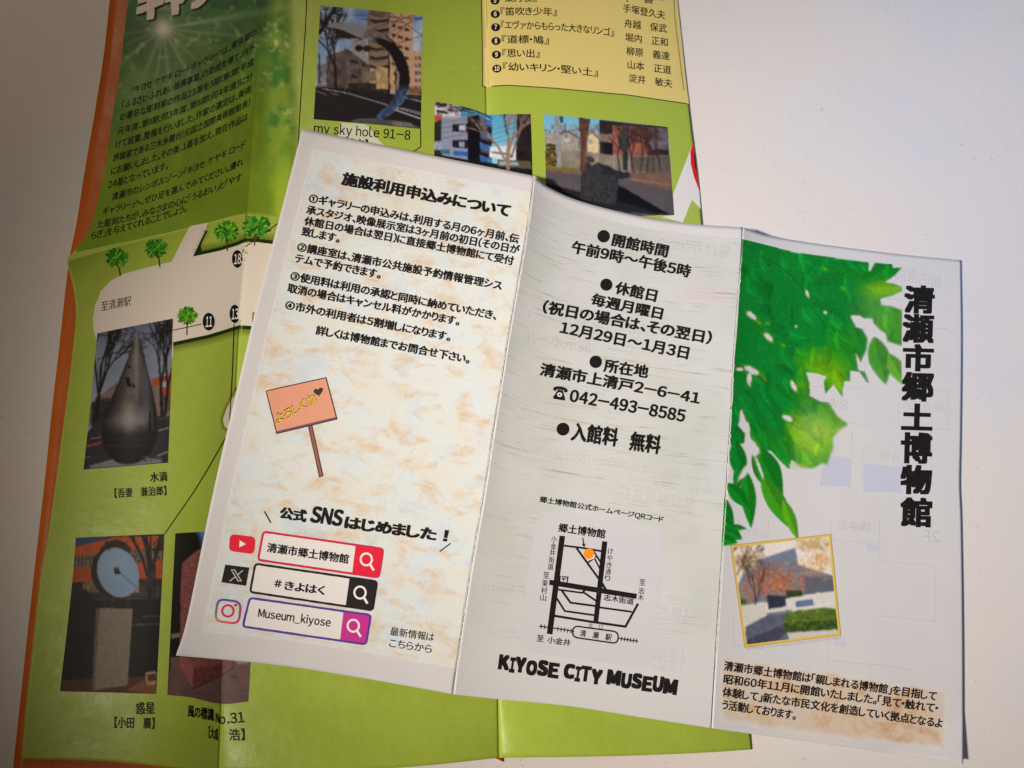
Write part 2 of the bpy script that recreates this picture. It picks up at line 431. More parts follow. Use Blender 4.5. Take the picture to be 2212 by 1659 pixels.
def mat_paper(name, kind):
    m, nt, b = nodes(name, .8, .25)
    uv = N(nt, 'ShaderNodeUVMap').outputs[0]
    pulp = noise(nt, uv, 160, 3, .6)
    if kind == 'white':
        c = ramp(nt, noise(nt, uv, 4, 3), [(.3, S3(226, 228, 233)), (.7, S3(231, 232, 235))])
    elif kind == 'marble':
        c = ramp(nt, noise(nt, uv, 6.5, 5, .62, .6), [(.30, S3(220, 236, 250)), (.46, S3(233, 244, 248)), (.60, S3(237, 241, 236)), (.78, S3(238, 230, 210))])
        mp = N(nt, 'ShaderNodeMapping'); mp.inputs['Rotation'].default_value = (0, 0, .45); mp.inputs['Scale'].default_value = (1, 1.7, 1); nt.links.new(uv, mp.inputs[0])
        w = ramp(nt, noise(nt, mp.outputs[0], 7.5, 6, .72, .4), [(.50, (0, 0, 0)), (.68, (.9, .9, .9))])
        c = mixc(nt, w, c, S3(232, 202, 162))
    elif kind == 'wood':
        c = ramp(nt, noise(nt, uv, 3.0, 4), [(.3, S3(212, 218, 214)), (.55, S3(221, 226, 227)), (.75, S3(226, 231, 236))])
        band = noise(nt, uv, 1, 2); mpb = N(nt, 'ShaderNodeMapping'); mpb.inputs['Scale'].default_value = (.5, 5.5, 1); nt.links.new(uv, mpb.inputs[0])
        band = ramp(nt, noise(nt, mpb.outputs[0], 1.2, 3, .6, .3), [(.40, (.15, .15, .15)), (.56, (1, 1, 1))])
        for sc_, th, col_, am in (((3.2, 95, 1), .58, S3(160, 160, 138), .95), ((1.8, 44, 1), .60, S3(192, 192, 170), .9), ((5, 150, 1), .62, S3(130, 132, 112), .85)):
            mp = N(nt, 'ShaderNodeMapping'); mp.inputs['Scale'].default_value = sc_; mp.inputs['Location'].default_value = (sc_[0], 2, 0); mp.inputs['Rotation'].default_value = (0, 0, .02); nt.links.new(uv, mp.inputs[0])
            w = ramp(nt, noise(nt, mp.outputs[0], 1.2, 4, .65, .6), [(th, (0, 0, 0)), (th+.12, (am, am, am))])
            c = mixc(nt, mixc(nt, 1.0, w, band, 'MULTIPLY'), c, col_)
        w2 = ramp(nt, noise(nt, uv, 2.2, 2), [(.45, (0, 0, 0)), (.75, (.55, .55, .55))])
        c = mixc(nt, w2, c, S3(214, 217, 211))
        sx = N(nt, 'ShaderNodeSeparateXYZ'); nt.links.new(uv, sx.inputs[0]); mr = ramp(nt, sx.outputs[1], [(.20, (1, 1, 1)), (.42, (0, 0, 0))])
        c = mixc(nt, mr, c, S3(227, 229, 232))
    elif kind == 'beige':
        c = ramp(nt, noise(nt, uv, 9, 5, .65, .6), [(.34, S3(226, 220, 214)), (.50, S3(232, 214, 192)), (.66, S3(218, 172, 124))])
    elif kind == 'green':
        b.inputs['Roughness'].default_value = .36
        c = ramp(nt, noise(nt, uv, 2.2, 3), [(.3, S3(157, 180, 66)), (.7, S3(166, 188, 72))])
    elif kind == 'orange':
        b.inputs['Roughness'].default_value = .5
        c = ramp(nt, noise(nt, uv, 3, 3), [(.3, S3(192, 98, 34)), (.7, S3(200, 106, 38))])
    if kind in ('green', 'orange'):
        mp = N(nt, 'ShaderNodeMapping'); mp.inputs['Scale'].default_value = (3, 38, 1); mp.inputs['Rotation'].default_value = (0, 0, .9); nt.links.new(uv, mp.inputs[0])
        sc_ = ramp(nt, noise(nt, mp.outputs[0], 1.5, 3, .6, .8), [(.70, (0, 0, 0)), (.76, (.16, .16, .16))])
        c = mixc(nt, sc_, c, (.8, .85, .6))
        rr = ramp(nt, noise(nt, uv, 5, 4, .6), [(.3, (.30,)*3), (.7, (.50,)*3)]); nt.links.new(rr, b.inputs['Roughness'])
    fine = ramp(nt, pulp, [(.3, (.79, .79, .80)), (.7, (.83, .83, .84))]) if kind not in ('green', 'orange') else ramp(nt, pulp, [(.3, (.985,)*3), (.7, (1, 1, 1))])
    nt.links.new(mixc(nt, 1.0, c, fine, 'MULTIPLY'), b.inputs['Base Color'])
    if kind in ('green', 'orange'): bump(nt, b, noise(nt, uv, 4.5, 4, .55), .35, .0022)
    else: bump(nt, b, noise(nt, uv, 220, 3, .6), .25, .0002)
    return m
def soft_edge(m, u0, u1, v0, v1, w, rag):
    nt = m.node_tree; b = nt.nodes['Principled BSDF']; uv = N(nt, 'ShaderNodeUVMap').outputs[0]
    sx = N(nt, 'ShaderNodeSeparateXYZ'); nt.links.new(uv, sx.inputs[0])
    def op(o, a, c):
        n = N(nt, 'ShaderNodeMath', operation=o)
        for s_, v_ in ((n.inputs[0], a), (n.inputs[1], c)):
            if isinstance(v_, (int, float)): s_.default_value = v_
            else: nt.links.new(v_, s_)
        return n.outputs[0]
    e = op('MINIMUM', op('MINIMUM', op('SUBTRACT', sx.outputs[0], u0), op('SUBTRACT', u1, sx.outputs[0])), op('MINIMUM', op('SUBTRACT', sx.outputs[1], v0), op('SUBTRACT', v1, sx.outputs[1])))
    e = op('DIVIDE', op('SUBTRACT', e, op('MULTIPLY', noise(nt, uv, 14, 4, .7), rag)), w)
    cl = N(nt, 'ShaderNodeClamp'); nt.links.new(e, cl.inputs[0])
    t = N(nt, 'ShaderNodeBsdfTransparent'); mx = N(nt, 'ShaderNodeMixShader')
    src = b.inputs['Base Color'].links[0].from_socket; inv = op('MULTIPLY', op('SUBTRACT', 1.0, cl.outputs[0]), .52)
    cb = N(nt, 'ShaderNodeCombineColor'); [nt.links.new(inv, cb.inputs[q_]) for q_ in range(3)]
    nt.links.new(mixc(nt, 1.0, src, cb.outputs[0], 'ADD'), b.inputs['Base Color'])      # faded edge lightened in colour to make up for its shade below
    nt.links.new(cl.outputs[0], mx.inputs[0]); nt.links.new(t.outputs[0], mx.inputs[1]); nt.links.new(b.outputs[0], mx.inputs[2])
    nt.links.new(mx.outputs[0], nt.nodes['Material Output'].inputs[0])
def mat_ink(name, rough, speck):
    m, nt, b = nodes(name, rough, .14)
    a = N(nt, 'ShaderNodeAttribute', attribute_name='tint')
    g = N(nt, 'ShaderNodeNewGeometry').outputs['Position']
    n = noise(nt, g, 2600, 2, .6)
    f = ramp(nt, n, [(.30, (.96,)*3), (.70, (1,)*3)])
    nt.links.new(mixc(nt, 1.0, a.outputs['Color'], f, 'MULTIPLY'), b.inputs['Base Color'])
    if speck > .1:      # toner lets a little paper through
        f2 = ramp(nt, noise(nt, g, 1500, 2, .7), [(.62, (0, 0, 0)), (.8, (.10, .10, .10))])
        nt.links.new(mixc(nt, 1.0, mixc(nt, 1.0, a.outputs['Color'], f, 'MULTIPLY'), f2, 'ADD'), b.inputs['Base Color'])
    t = N(nt, 'ShaderNodeBsdfTransparent'); mx = N(nt, 'ShaderNodeMixShader')
    nt.links.new(a.outputs['Alpha'], mx.inputs[0]); nt.links.new(t.outputs[0], mx.inputs[1]); nt.links.new(b.outputs[0], mx.inputs[2])
    nt.links.new(mx.outputs[0], nt.nodes['Material Output'].inputs[0])
    return m
M_TABLE = mat_table()
M_WHITE, M_MARBLE, M_WOOD, M_BEIGE = [mat_paper('paper_'+k, k) for k in ('white', 'marble', 'wood', 'beige')]
soft_edge(M_MARBLE, .0545, 1.2, .0945, 2.04, .02, .012); soft_edge(M_BEIGE, 0, .8, 0, .26, .03, .035)
M_GREEN, M_ORANGE = mat_paper('coated_paper_green', 'green'), mat_paper('coated_paper_orange', 'orange')
INK_TONER, INK_COAT = mat_ink('toner_print', .75, .18), mat_ink('offset_print', .5, .05)

# ------------------------------------------------------------------ the table
def table():
    n = 40; xs = np.linspace(-.75, 1.05, n); ys = np.linspace(-.65, .85, n)
    V = [(x, y, 0) for y in ys[::-1] for x in xs]
    me = bpy.data.meshes.new('table_top'); me.from_pydata(V, [], grid_faces(n, n).tolist()); me.update()
    o = link('table_top', me, None, M_TABLE); o['kind'] = 'structure'; o['label'] = 'off-white speckled table top under the leaflets'
table()

# ------------------------------------------------------------------ orange sheet under everything
def orange():
    left = [(250, -110), (237, 0), (225, 112), (205, 241), (183, 369), (165, 484), (148, 571), (127, 757), (112, 885), (99, 1016), (77, 1208), (61, 1351), (46, 1495), (34, 1602), (24, 1700)]
    o = Sheet('orange_leaflet', 'orange sheet lying flat under the green brochure, showing as a strip along its left edge', 'leaflet', tuple(at_z(600, 800, 0)))
    o.panel([(250, -110), (1060, -110)], [(24, 1700), (500, 1694), (760, 1662), (1030, 1636), (1088, 1646)], left, [(1060, -110), (1085, 1300), (1088, 1646)],
            lambda u, v: .25+0*u, M_ORANGE, 50, 60, .0001, size_mm=(180, 330))
orange()

# ------------------------------------------------------------------ green brochure
GB = Sheet('art_map_brochure', 'green glossy fold-out brochure with sculpture photos and a map, lying under the white leaflet', 'brochure', tuple(at_z(800, 800, 0)))
GB.ink = INK_COAT
F1T = [(582, -150), (570, 0), (551, 240), (534, 459)]
F1B = [(534, 459), (530, 526), (517, 705), (510, 837), (497, 1130), (481, 1426), (478, 1520), (472, 1668)]
F2T = [(1043, -150), (1051, 247), (1057, 520)]
F2B = [(1057, 520), (1068, 1080), (1078, 1637)]
HL = [(144, 560), (260, 527), (400, 492), (534, 459)]
LT = [(297, -150), (277, 0), (258, 160), (242, 257), (225, 369), (205, 456), (190, 500), (168, 534), (144, 560)]
LB = [(144, 560), (147, 575), (160, 628), (164, 683), (159, 741), (148, 837), (135, 933), (124, 1016), (104, 1155), (86, 1262), (72, 1387), (54, 1548), (47, 1640)]
hump = lambda s, k: (s**.62*(1-s)**.9)/(.408**.62*.592**.9)*k
end = lambda v: np.clip((v-.88)/.1, 0, 1)
def z00(u, v): return 1.2 + (1-u)**1.1*1.6 + 8.0*(1-u)**.8*v**5 + 3.2*u**.01*0 + 1.8*np.sin(np.pi*u)*(1-v**4) + 2.0*v**5*u
def ridge(u): return 1.2 + (1-u)**1.1*1.6 + 8.0*(1-u)**.8 + 2.0*u
def z10(u, v):
    e = np.exp(-v*1194/75.0)
    base = 1.1 + 4.2*np.sin(np.pi*np.clip(u, 0, 1)**1.9)*np.clip(v*3, 0, 1) + .5*(1-u)
    return ridge(u)*e + base*(1-e)
def z01(u, v): return 1.2 + 2.0*v**5*(1-u)**4 + hump(u, 2.6)*(1-.25*v)
def z11(u, v): return 1.2 + 2.0*np.exp(-v*14)*(1-u)**4 + hump(u, 2.6)*(.75+.4*v+1.1*end(v))
def z02(u, v): return 1.2 - .5*u + hump(u, 4.6)*(1-.45*v)
def z12(u, v): return 1.2 - .9*u**2 + hump(u, 2.5)*(1 + 1.2*end(v))
H1 = [(534, 459), (800, 470), (1057, 520)]; H2 = [(1057, 520), (1300, 560), (1530, 600)]
p00 = GB.panel([(297, -150), (582, -150)], HL, LT, F1T, z00, M_GREEN, 90, 130, size_mm=(55, 105), name='introduction_panel')
p01 = GB.panel([(582, -150), (1043, -150)], H1, F1T, F2T, z01, M_GREEN, 100, 90, size_mm=(90, 105), name='fold_panel')
p02 = GB.panel([(1043, -150), (1446, -150)], H2, F2T, [(1446, -150), (1463, 0), (1488, 223), (1509, 400), (1517, 482), (1530, 600)], z02, M_GREEN, 90, 90, size_mm=(80, 105), name='list_panel')
p10 = GB.panel(HL, [(47, 1640), (215, 1644), (358, 1656), (472, 1668)], LB, F1B, z10, M_GREEN, 90, 170, size_mm=(60, 210), name='fold_panel')
p11 = GB.panel(H1, [(472, 1668), (700, 1668), (904, 1655), (1078, 1637)], F1B, F2B, z11, M_GREEN, 100, 110, size_mm=(100, 210), name='fold_panel')
p12 = GB.panel(H2, [(1078, 1637), (1300, 1634), (1498, 1627), (1625, 1619)], F2B, [(1530, 600), (1578, 1110), (1625, 1619)], z12, M_GREEN, 90, 100, size_mm=(100, 210), name='fold_panel')
GB.finish()
BLK = (14, 14, 16)

# --- upper left: forest picture with sunburst, running over the fold
def forest():
    pc = Picture('O', [(299, -150), (582, -150), (665, -150)], [(165, 545), (400, 493), (534, 460), (625, 470)], LT[:-1] + [(165, 545)], [(665, -150), (660, 0), (640, 330), (625, 470)], 2.2, (120, 165, 45))
    x, y = pc.x, pc.y
    n1, n2, n3 = vnoise(x, y, 60, 3), vnoise(x, y, 26, 5, 4), vnoise(x, y, 12, 9, 3)
    dn = np.array([52, 100, 62]); lt = np.array([150, 182, 50])
    top = np.clip(1-(y-60+.4*(x-300))/300, 0, 1)
    pc.C = (1-top[..., None])*np.array([118, 150, 28]) + top[..., None]*np.array([62, 112, 74])
    pc.C *= (.72+.5*n1)[..., None]
    pc.mix(np.clip((n2-.55)*5, 0, 1)*top*.5, (38, 78, 50))
    # bright leaves on the strip right of the fold
    m = np.clip((x-560-.05*(300-y))/25, 0, 1)*np.clip((430-y)/160, 0, 1)
    pc.mix(m*.75, (150, 185, 70)); pc.mix(m*np.clip((n2-.5)*7, 0, 1)*.8, (60, 130, 50))
    pc.mix(m*np.clip((n3-.60)*9, 0, 1)*np.clip((n1-.35)*4, 0, 1), (240, 240, 170))
    pc.mix(np.clip((x-575)/25, 0, 1)*np.clip((y-270)/130, 0, 1), (158, 190, 52))
    pc.mix((1-np.clip((x-575)/25, 0, 1))*np.clip((y-250)/220, 0, 1)*.8, (112, 142, 26))
    pc.mix(np.clip((n3-.66)*8, 0, 1)*np.clip((300-y)/200, 0, 1)*.5, (200, 215, 150))
    # sunburst
    sx, sy = 352, 62; dx, dy = x-sx, y-sy; r = np.hypot(dx, dy); th = np.arctan2(dy, dx)
    rays = sum(np.clip(np.cos(th-a)**(w)*(np.cos(th-a) > 0), 0, 1)*np.exp(-r/l)*s for a, w, l, s in
               [(-.17, 900, 150, .9), (.35, 700, 60, .6), (1.05, 900, 110, .8), (1.45, 900, 120, .7), (1.95, 700, 110, .7), (2.45, 900, 90, .7), (3.0, 900, 60, .6), (.75, 900, 80, .6), (-.9, 900, 60, .5), (-2.3, 900, 60, .4), (1.7, 1500, 140, .6), (2.75, 1500, 70, .6), (.1, 1500, 150, .6)])
    pc.mix(np.clip(rays, 0, 1)*.8, (250, 250, 225)); pc.mix(np.exp(-(r/20)**2), (255, 250, 225)); pc.mix(np.exp(-(r/60))*.45, (235, 240, 200))
    pc.mix((np.exp(-((x-275)**2+(y-190)**2)/1500.)+np.exp(-((x-380)**2+(y-170)**2)/2500.))*.3, (150, 185, 160))
    pc.A = np.clip((635-x+.05*y)/30, 0, 1)*1.0
    pc.build('forest_picture', GB, p00, 0)
forest()

def title():
    p = Print(GB)
    p.text('Z1', 'ギャラ', (918, 178), (1432, 60), 262, (30, 50, 30), .05, (.14, -1), 0, 3, .55)
    p.text('Z1', 'ギャラ', (905, 165), (1420, 48), 262, (246, 238, 222), .045, (.14, -1), 0, 4)
    p.build('heading_lettering', p00, label='cream heading cut by the top of the picture')
title()
LINES = [('“キヨセ ケヤキ ロードギャラリー”は、東京都の', 885, 635, 1725, 240, 33), ('「ふるさと・ふれあい振興事業」の助成を得て、内外', 820, 735, 1712, 342, 35),
         ('の著名な彫刻家の作品23基を3期(第Ⅰ期：平成', 805, 818, 1705, 442, 36), ('元年度、第Ⅱ期：同3年度、第Ⅲ期：同4年度)に分', 790, 912, 1698, 535, 34),
         ('けて設置、整備を行いました。作家の選定は、美術', 775, 1002, 1690, 622, 34), ('評論家である三木多聞氏(元国立国際美術館館長)', 760, 1092, 1680, 712, 32),
         ('にお願いしました。その後、1基を加え、現在作品は', 745, 1182, 1665, 810, 30), ('24基となっています。', 725, 1272, 1130, 1138, 6),
         ('清瀬市のシンボルゾーン「キヨセ ケヤキ ロード', 750, 1355, 1650, 992, 28), ('ギャラリー」へ、ぜひ足を運んでみてください。優れ', 690, 1452, 1635, 1112, 30),
         ('た彫刻たちが、みなさまの心に「うるおい」と「やす', 655, 1542, 1625, 1215, 30), ('らぎ」を与えてくれることでしょう。', 612, 1615, 1255, 1425, 12)]
for s, x0, y0, x1, y1, sg in LINES:
    Print(GB).text('Z1', s, (x0, y0), (x1, y1), 56, BLK, .010, (.10, -1), sg, 3).build('text_line', p00)

# --- map: white road, shadow edge, leader lines
def road():
    W = (226, 218, 206)
    main = [(650, 780), (632, 720), (625, 640), (640, 550), (680, 450), (740, 385), (830, 335), (1000, 290), (1155, 253), (1200, 165), (1240, 85), (1275, 15), (1400, -10),
            (1385, 40), (1350, 110), (1300, 218), (1480, 180), (1600, 143), (1650, 120), (1730, 122), (1840, 135), (1990, 170), (1990, 700), (1800, 690), (1700, 685), (1610, 680), (1500, 715), (1400, 745), (1165, 795), (1165, 900), (660, 900)]
    p = Print(GB)
    edge_top = [(1300, 218), (1480, 180), (1600, 143), (1650, 120), (1730, 122), (1860, 138)]
    edge_bot = [(1165, 795), (1400, 745), (1500, 715), (1610, 680), (1760, 692)]
    for k, d in enumerate((70, 56, 44, 34, 24, 16, 8)):       # soft printed shadow round the road
        p.stroke('Z3', [(x, y-d/2) for x, y in edge_top[:1]] + [(x, y-d/2) for x, y in edge_top[1:]], d, (60, 85, 12), .1+k*.1, .11)
        p.stroke('Z3', [(x, y+d/2) for x, y in edge_bot], d, (60, 85, 12), .1+k*.1, .11)
        p.stroke('Z3', [(1385-0, 40), (1350-0, 110), (1300, 218)], d*1.0, (60, 85, 12), .1+k*.1, .06)
    p.poly('Z3', main, W, 1.4, 1, 12)
    p.build('road_print', p10, label='white road shape of the printed map')
    q = Print(GB); blob = [(1640, 1060), (1590, 1120), (1525, 1240), (1500, 1310), (1508, 1360), (1540, 1385), (1640, 1385)]
    for k, d in enumerate((50, 36, 22, 10)): q.stroke('Z3', blob, d, (60, 85, 12), .1+k*.1, .10)
    q.poly('Z3', blob, W, 1.4, 1, 12); q.build('road_print', p11)
    q = Print(GB).poly('Z2', [(262, 925), (270, 860), (290, 825), (440, 838), (470, 850), (520, 920), (600, 1010), (600, 1080), (300, 1060)], (214, 220, 196), 1, 1, 12); q.build('road_print', p01)
    q = Print(GB).poly('I', [(1640, 955), (1618, 1010), (1505, 1300), (1513, 1440), (1430, 1452), (1570, 1490), (1632, 1337), (1692, 1402), (1680, 1250)], (222, 222, 226), 1, 1, 10)
    q.poly('I', [(1700, 1290), (1672, 1256), (1645, 1185), (1624, 1100), (1620, 1015), (1644, 940), (1652, 940)][::-1], (214, 30, 26), 2, 1, 6)
    q.poly('I', [(1669, 1180), (1650, 1110), (1644, 1030), (1650, 985), (1656, 1000)], (60, 30, 24), 2.6, 1, 6)
    q.build('road_print', p02, label='white road shape with a red ring cut by the edge')
    for k, d in enumerate((0,)):
        pass
    L = Print(GB)
    L.stroke('Z1', [(2065, -20), (2055, 200), (2030, 560), (2003, 1010)], 6, BLK, 3).build('leader_line', p01)
    Print(GB).stroke('Z2', [(820, 868), (820, 988), (740, 1042)], 6, BLK, 3).build('leader_line', p01)
    Print(GB).stroke('Z3', [(1632, 188), (1648, 155), (1730, 100), (1890, -20)], 6, BLK, 3).build('leader_line', p11)
    Print(GB).stroke('Z3', [(1165, 715), (1260, 695), (1368, 670)], 6, BLK, 3).build('leader_line', p10)
    Print(GB).stroke('Z3', [(1576, 665), (1563, 1000), (1541, 1390), (1540, 1398), (1392, 1659), (1299, 1810), (1108, 2085)], 6, BLK, 3).build('leader_line', p10)
    Print(GB).stroke('Z3', [(1728, 598), (1704, 599), (1697, 760)], 7, BLK, 3).build('leader_line', p11)
road()
def badge(fr, c, rx, ry, s, parent, th, tw, l=4, ring=True):
    p = Print(GB)
    if ring: p.disc(fr, c, rx+6, ry+6, (225, 222, 212), l-.5)
    p.disc(fr, c, rx, ry, (16, 16, 18), l)
    p.text(fr, s, (c[0]-tw/2, c[1]+th/2+2), (c[0]+tw/2, c[1]+th/2-2), th, (240, 240, 238), .01, (.05, -1), 0, l+1)
    p.build('number_badge', parent)
badge('Z3', (1597, 235), 36, 60, '18', p10, 70, 46); badge('Z3', (1580, 605), 35, 62, '13', p10, 74, 44); badge('Z3', (1405, 657), 41, 60, '11', p10, 70, 44)
def icon_tree(fr, cx, cy, r, trunk, parent, seed):
    rr = random.Random(seed); p = Print(GB)
    p.stroke(fr, [trunk, (cx+(trunk[0]-cx)*.4, cy+r*.5), (cx, cy)], 9, (92, 62, 30), 3.2)
    for a in (-38, -18, 20, 42): p.stroke(fr, [(cx+(trunk[0]-cx)*.6, cy+r*.95), (cx+math.sin(math.radians(a))*r*.9, cy+r*.2)], 4, (92, 62, 30), 3.3)
    p.disc(fr, (cx, cy-r*.08), r*.86, r*.74, (44, 112, 26), 3.35, 1, 0, 18, 30)
    for i in range(150):
        a = rr.uniform(0, 2*math.pi); d = r*math.sqrt(rr.random())*.92; x, y = cx+d*math.cos(a)*1.02, cy+d*math.sin(a)*.88
        if y > cy+r*.45 and abs(x-cx) < r*.2: continue
        an = a+rr.uniform(-.5, .5); L, w = rr.uniform(.16, .3)*r, rr.uniform(.07, .12)*r
        ux, uy = math.cos(an), math.sin(an)
        g = rr.choice([(34, 112, 22), (58, 142, 28), (92, 172, 38), (126, 196, 56), (24, 84, 16), (74, 156, 30)])
        p.poly(fr, [(x-ux*L, y-uy*L), (x-uy*w, y+ux*w), (x+ux*L, y+uy*L), (x+uy*w, y-ux*w)], g, 3.4+i*.004, 1, 40)
    p.build('tree_icon', parent)
icon_tree('Z3', 785, 225, 72, (810, 350), p10, 1); icon_tree('Z3', 1053, 163, 74, (1077, 292), p10, 2)
icon_tree('Z3', 1525, 50, 78, (1531, 182), p10, 3); icon_tree('Z3', 1727, 20, 92, (1712, 146), p11, 4); icon_tree('Z3', 1262, 618, 68, (1258, 748), p10, 5)
Print(GB).text('Z3', '至清瀬駅', (680, 588), (880, 548), 66, BLK, 0, (.05, -1), 0, 3).build('caption', p10)

# --- photographs printed on the brochure
def photo_drop():
    pc = Picture('Z3', [(655, 735), (910, 684), (1165, 636)], [(562, 1652), (850, 1630), (1130, 1606)], [(655, 735), (620, 1100), (590, 1400), (562, 1652)], [(1165, 636), (1150, 1100), (1130, 1606)], 1.7)
    y = pc.y; t = np.clip((y-650)/550, 0, 1)[..., None]
    pc.C = (1-t)*np.array([104, 118, 158]) + t*np.array([168, 184, 205]); pc.mix(vnoise(pc.x, pc.y, 120, 2)*.5, (200, 205, 215))
    pc.poly([(600, 1240), (640, 1180), (780, 1070), (960, 1080), (1170, 1010), (1170, 1300), (600, 1360)], (150, 132, 128), tex=.15)
    pc.poly([(1020, 1040), (1170, 1005), (1170, 1080), (1030, 1090)], (196, 100, 62), tex=.1); pc.poly([(1090, 1100), (1170, 1090), (1165, 1160), (1085, 1165)], (190, 92, 56))
    pc.poly([(1095, 1060), (1150, 1050), (1148, 1095), (1095, 1100)], (180, 200, 215)); pc.poly([(640, 1175), (800, 1165), (800, 1180), (640, 1190)], (90, 80, 84))
    pc.poly([(620, 1200), (740, 1180), (740, 1330), (610, 1340)], (66, 58, 62), tex=.5); pc.poly([(1090, 1160), (1165, 1150), (1150, 1260), (1085, 1280)], (120, 100, 90), tex=.4)
    for x0, y0, a, l, s in ((1090, 1290, 92, 190, 3), (1110, 1290, 84, 180, 5), (650, 1380, 86, 230, 7), (625, 1370, 80, 220, 9)): pc.tree(x0, y0, a, l, 17, (38, 30, 32), 6, s, 20)
    pc.tree(760, 735, 190, 90, 5, (52, 44, 50), 4, 11); pc.tree(660, 910, 20, 120, 4, (52, 44, 50), 3, 12); pc.tree(1160, 700, 200, 110, 5, (52, 44, 50), 5, 14)
    pc.poly([(590, 1400), (660, 1320), (1130, 1290), (1170, 1280), (1130, 1660), (550, 1660)], (62, 58, 68), tex=.2, ts=40)
    pc.poly([(600, 1390), (700, 1350), (700, 1372), (596, 1408)], (70, 66, 44)); pc.poly([(1040, 1310), (1160, 1285), (1160, 1298), (1040, 1325)], (86, 84, 56))
    pc.line([(590, 1490), (680, 1470)], 7, (196, 110, 60)); pc.line([(586, 1500), (680, 1482)], 4, (196, 110, 60)); pc.line([(615, 1445), (680, 1432)], 4, (200, 195, 200)); pc.line([(572, 1575), (606, 1566)], 5, (190, 150, 120))
    pc.line([(1060, 1392), (1140, 1370)], 5, (215, 212, 220)); pc.line([(1060, 1560), (1130, 1532)], 6, (215, 212, 220))
    pc.poly([(610, 1645), (600, 1625), (790, 1575), (960, 1595), (1090, 1585), (1080, 1610)], (152, 150, 166), tex=.1)
    # steel drop shape
    L = [(922, 705), (905, 760), (870, 880), (820, 1010), (760, 1150), (705, 1290), (686, 1400), (700, 1500), (740, 1560), (790, 1605), (860, 1618)]
    R = [(930, 1605), (1000, 1560), (1045, 1480), (1064, 1380), (1060, 1290), (1030, 1130), (1000, 1000), (970, 880), (938, 760)]
    m = pc.inside(L+R); cxx = 870 + (pc.y-700)*.0; hw = np.interp(pc.y, [705, 880, 1150, 1400, 1500, 1600], [4, 52, 150, 190, 172, 90])
    q = (pc.x-np.interp(pc.y, [705, 1150, 1400, 1600], [924, 905, 875, 865]))/hw
    base = np.array([96, 94, 96])*(1.1-.75*np.abs(q)**2)[..., None]*np.interp(pc.y, [700, 900, 1200, 1330, 1420, 1600], [1.15, 1.3, 1.0, 1.5, .5, .4])[..., None]
    pc.mix(m, base*(1+.3*(vnoise(pc.x, pc.y, 40, 4)-.5))[..., None])
    pc.mix(m*np.exp(-((pc.x-870)/45)**2-((pc.y-1290)/120)**2)*.65, (205, 196, 188)); pc.mix(m*np.exp(-((pc.x-918)/12)**2)*np.clip((1250-pc.y)/300, 0, .5), (180, 180, 172))
    pc.mix(m*np.exp(-((pc.x-990)/26)**2)*.28*(pc.y < 1330), (150, 168, 190))
    for a, b, w in (((865, 960), (872, 962), 14), ((858, 1040), (868, 1080), 22), ((870, 1075), (878, 1085), 16), ((897, 1085), (905, 1098), 9), ((1012, 1275), (1008, 1395), 12), ((1040, 1260), (1040, 1360), 9)): pc.line([a, b], w, (18, 16, 18))
    pc.line([(690, 1440), (1058, 1440)], 4, (60, 56, 52), .8); pc.line([(700, 1490), (1035, 1495)], 5, (100, 84, 64), .7)
    for k in range(16): xx = 710+k*22; pc.line([(xx, 1430), (xx+3, 1430+random.uniform(20, 110))], 2.2, (104, 88, 66), .5)
    for a, b in (((950, 1590), (1090, 1575)), ((960, 1565), (1090, 1600)), ((985, 1555), (1000, 1598))): pc.line([a, b], 4, (190, 200, 214), .7)
    pc.C *= .82
    pc.build('photo', GB, p10, 2, label='photo of a steel drop sculpture between bare trees')
photo_drop()
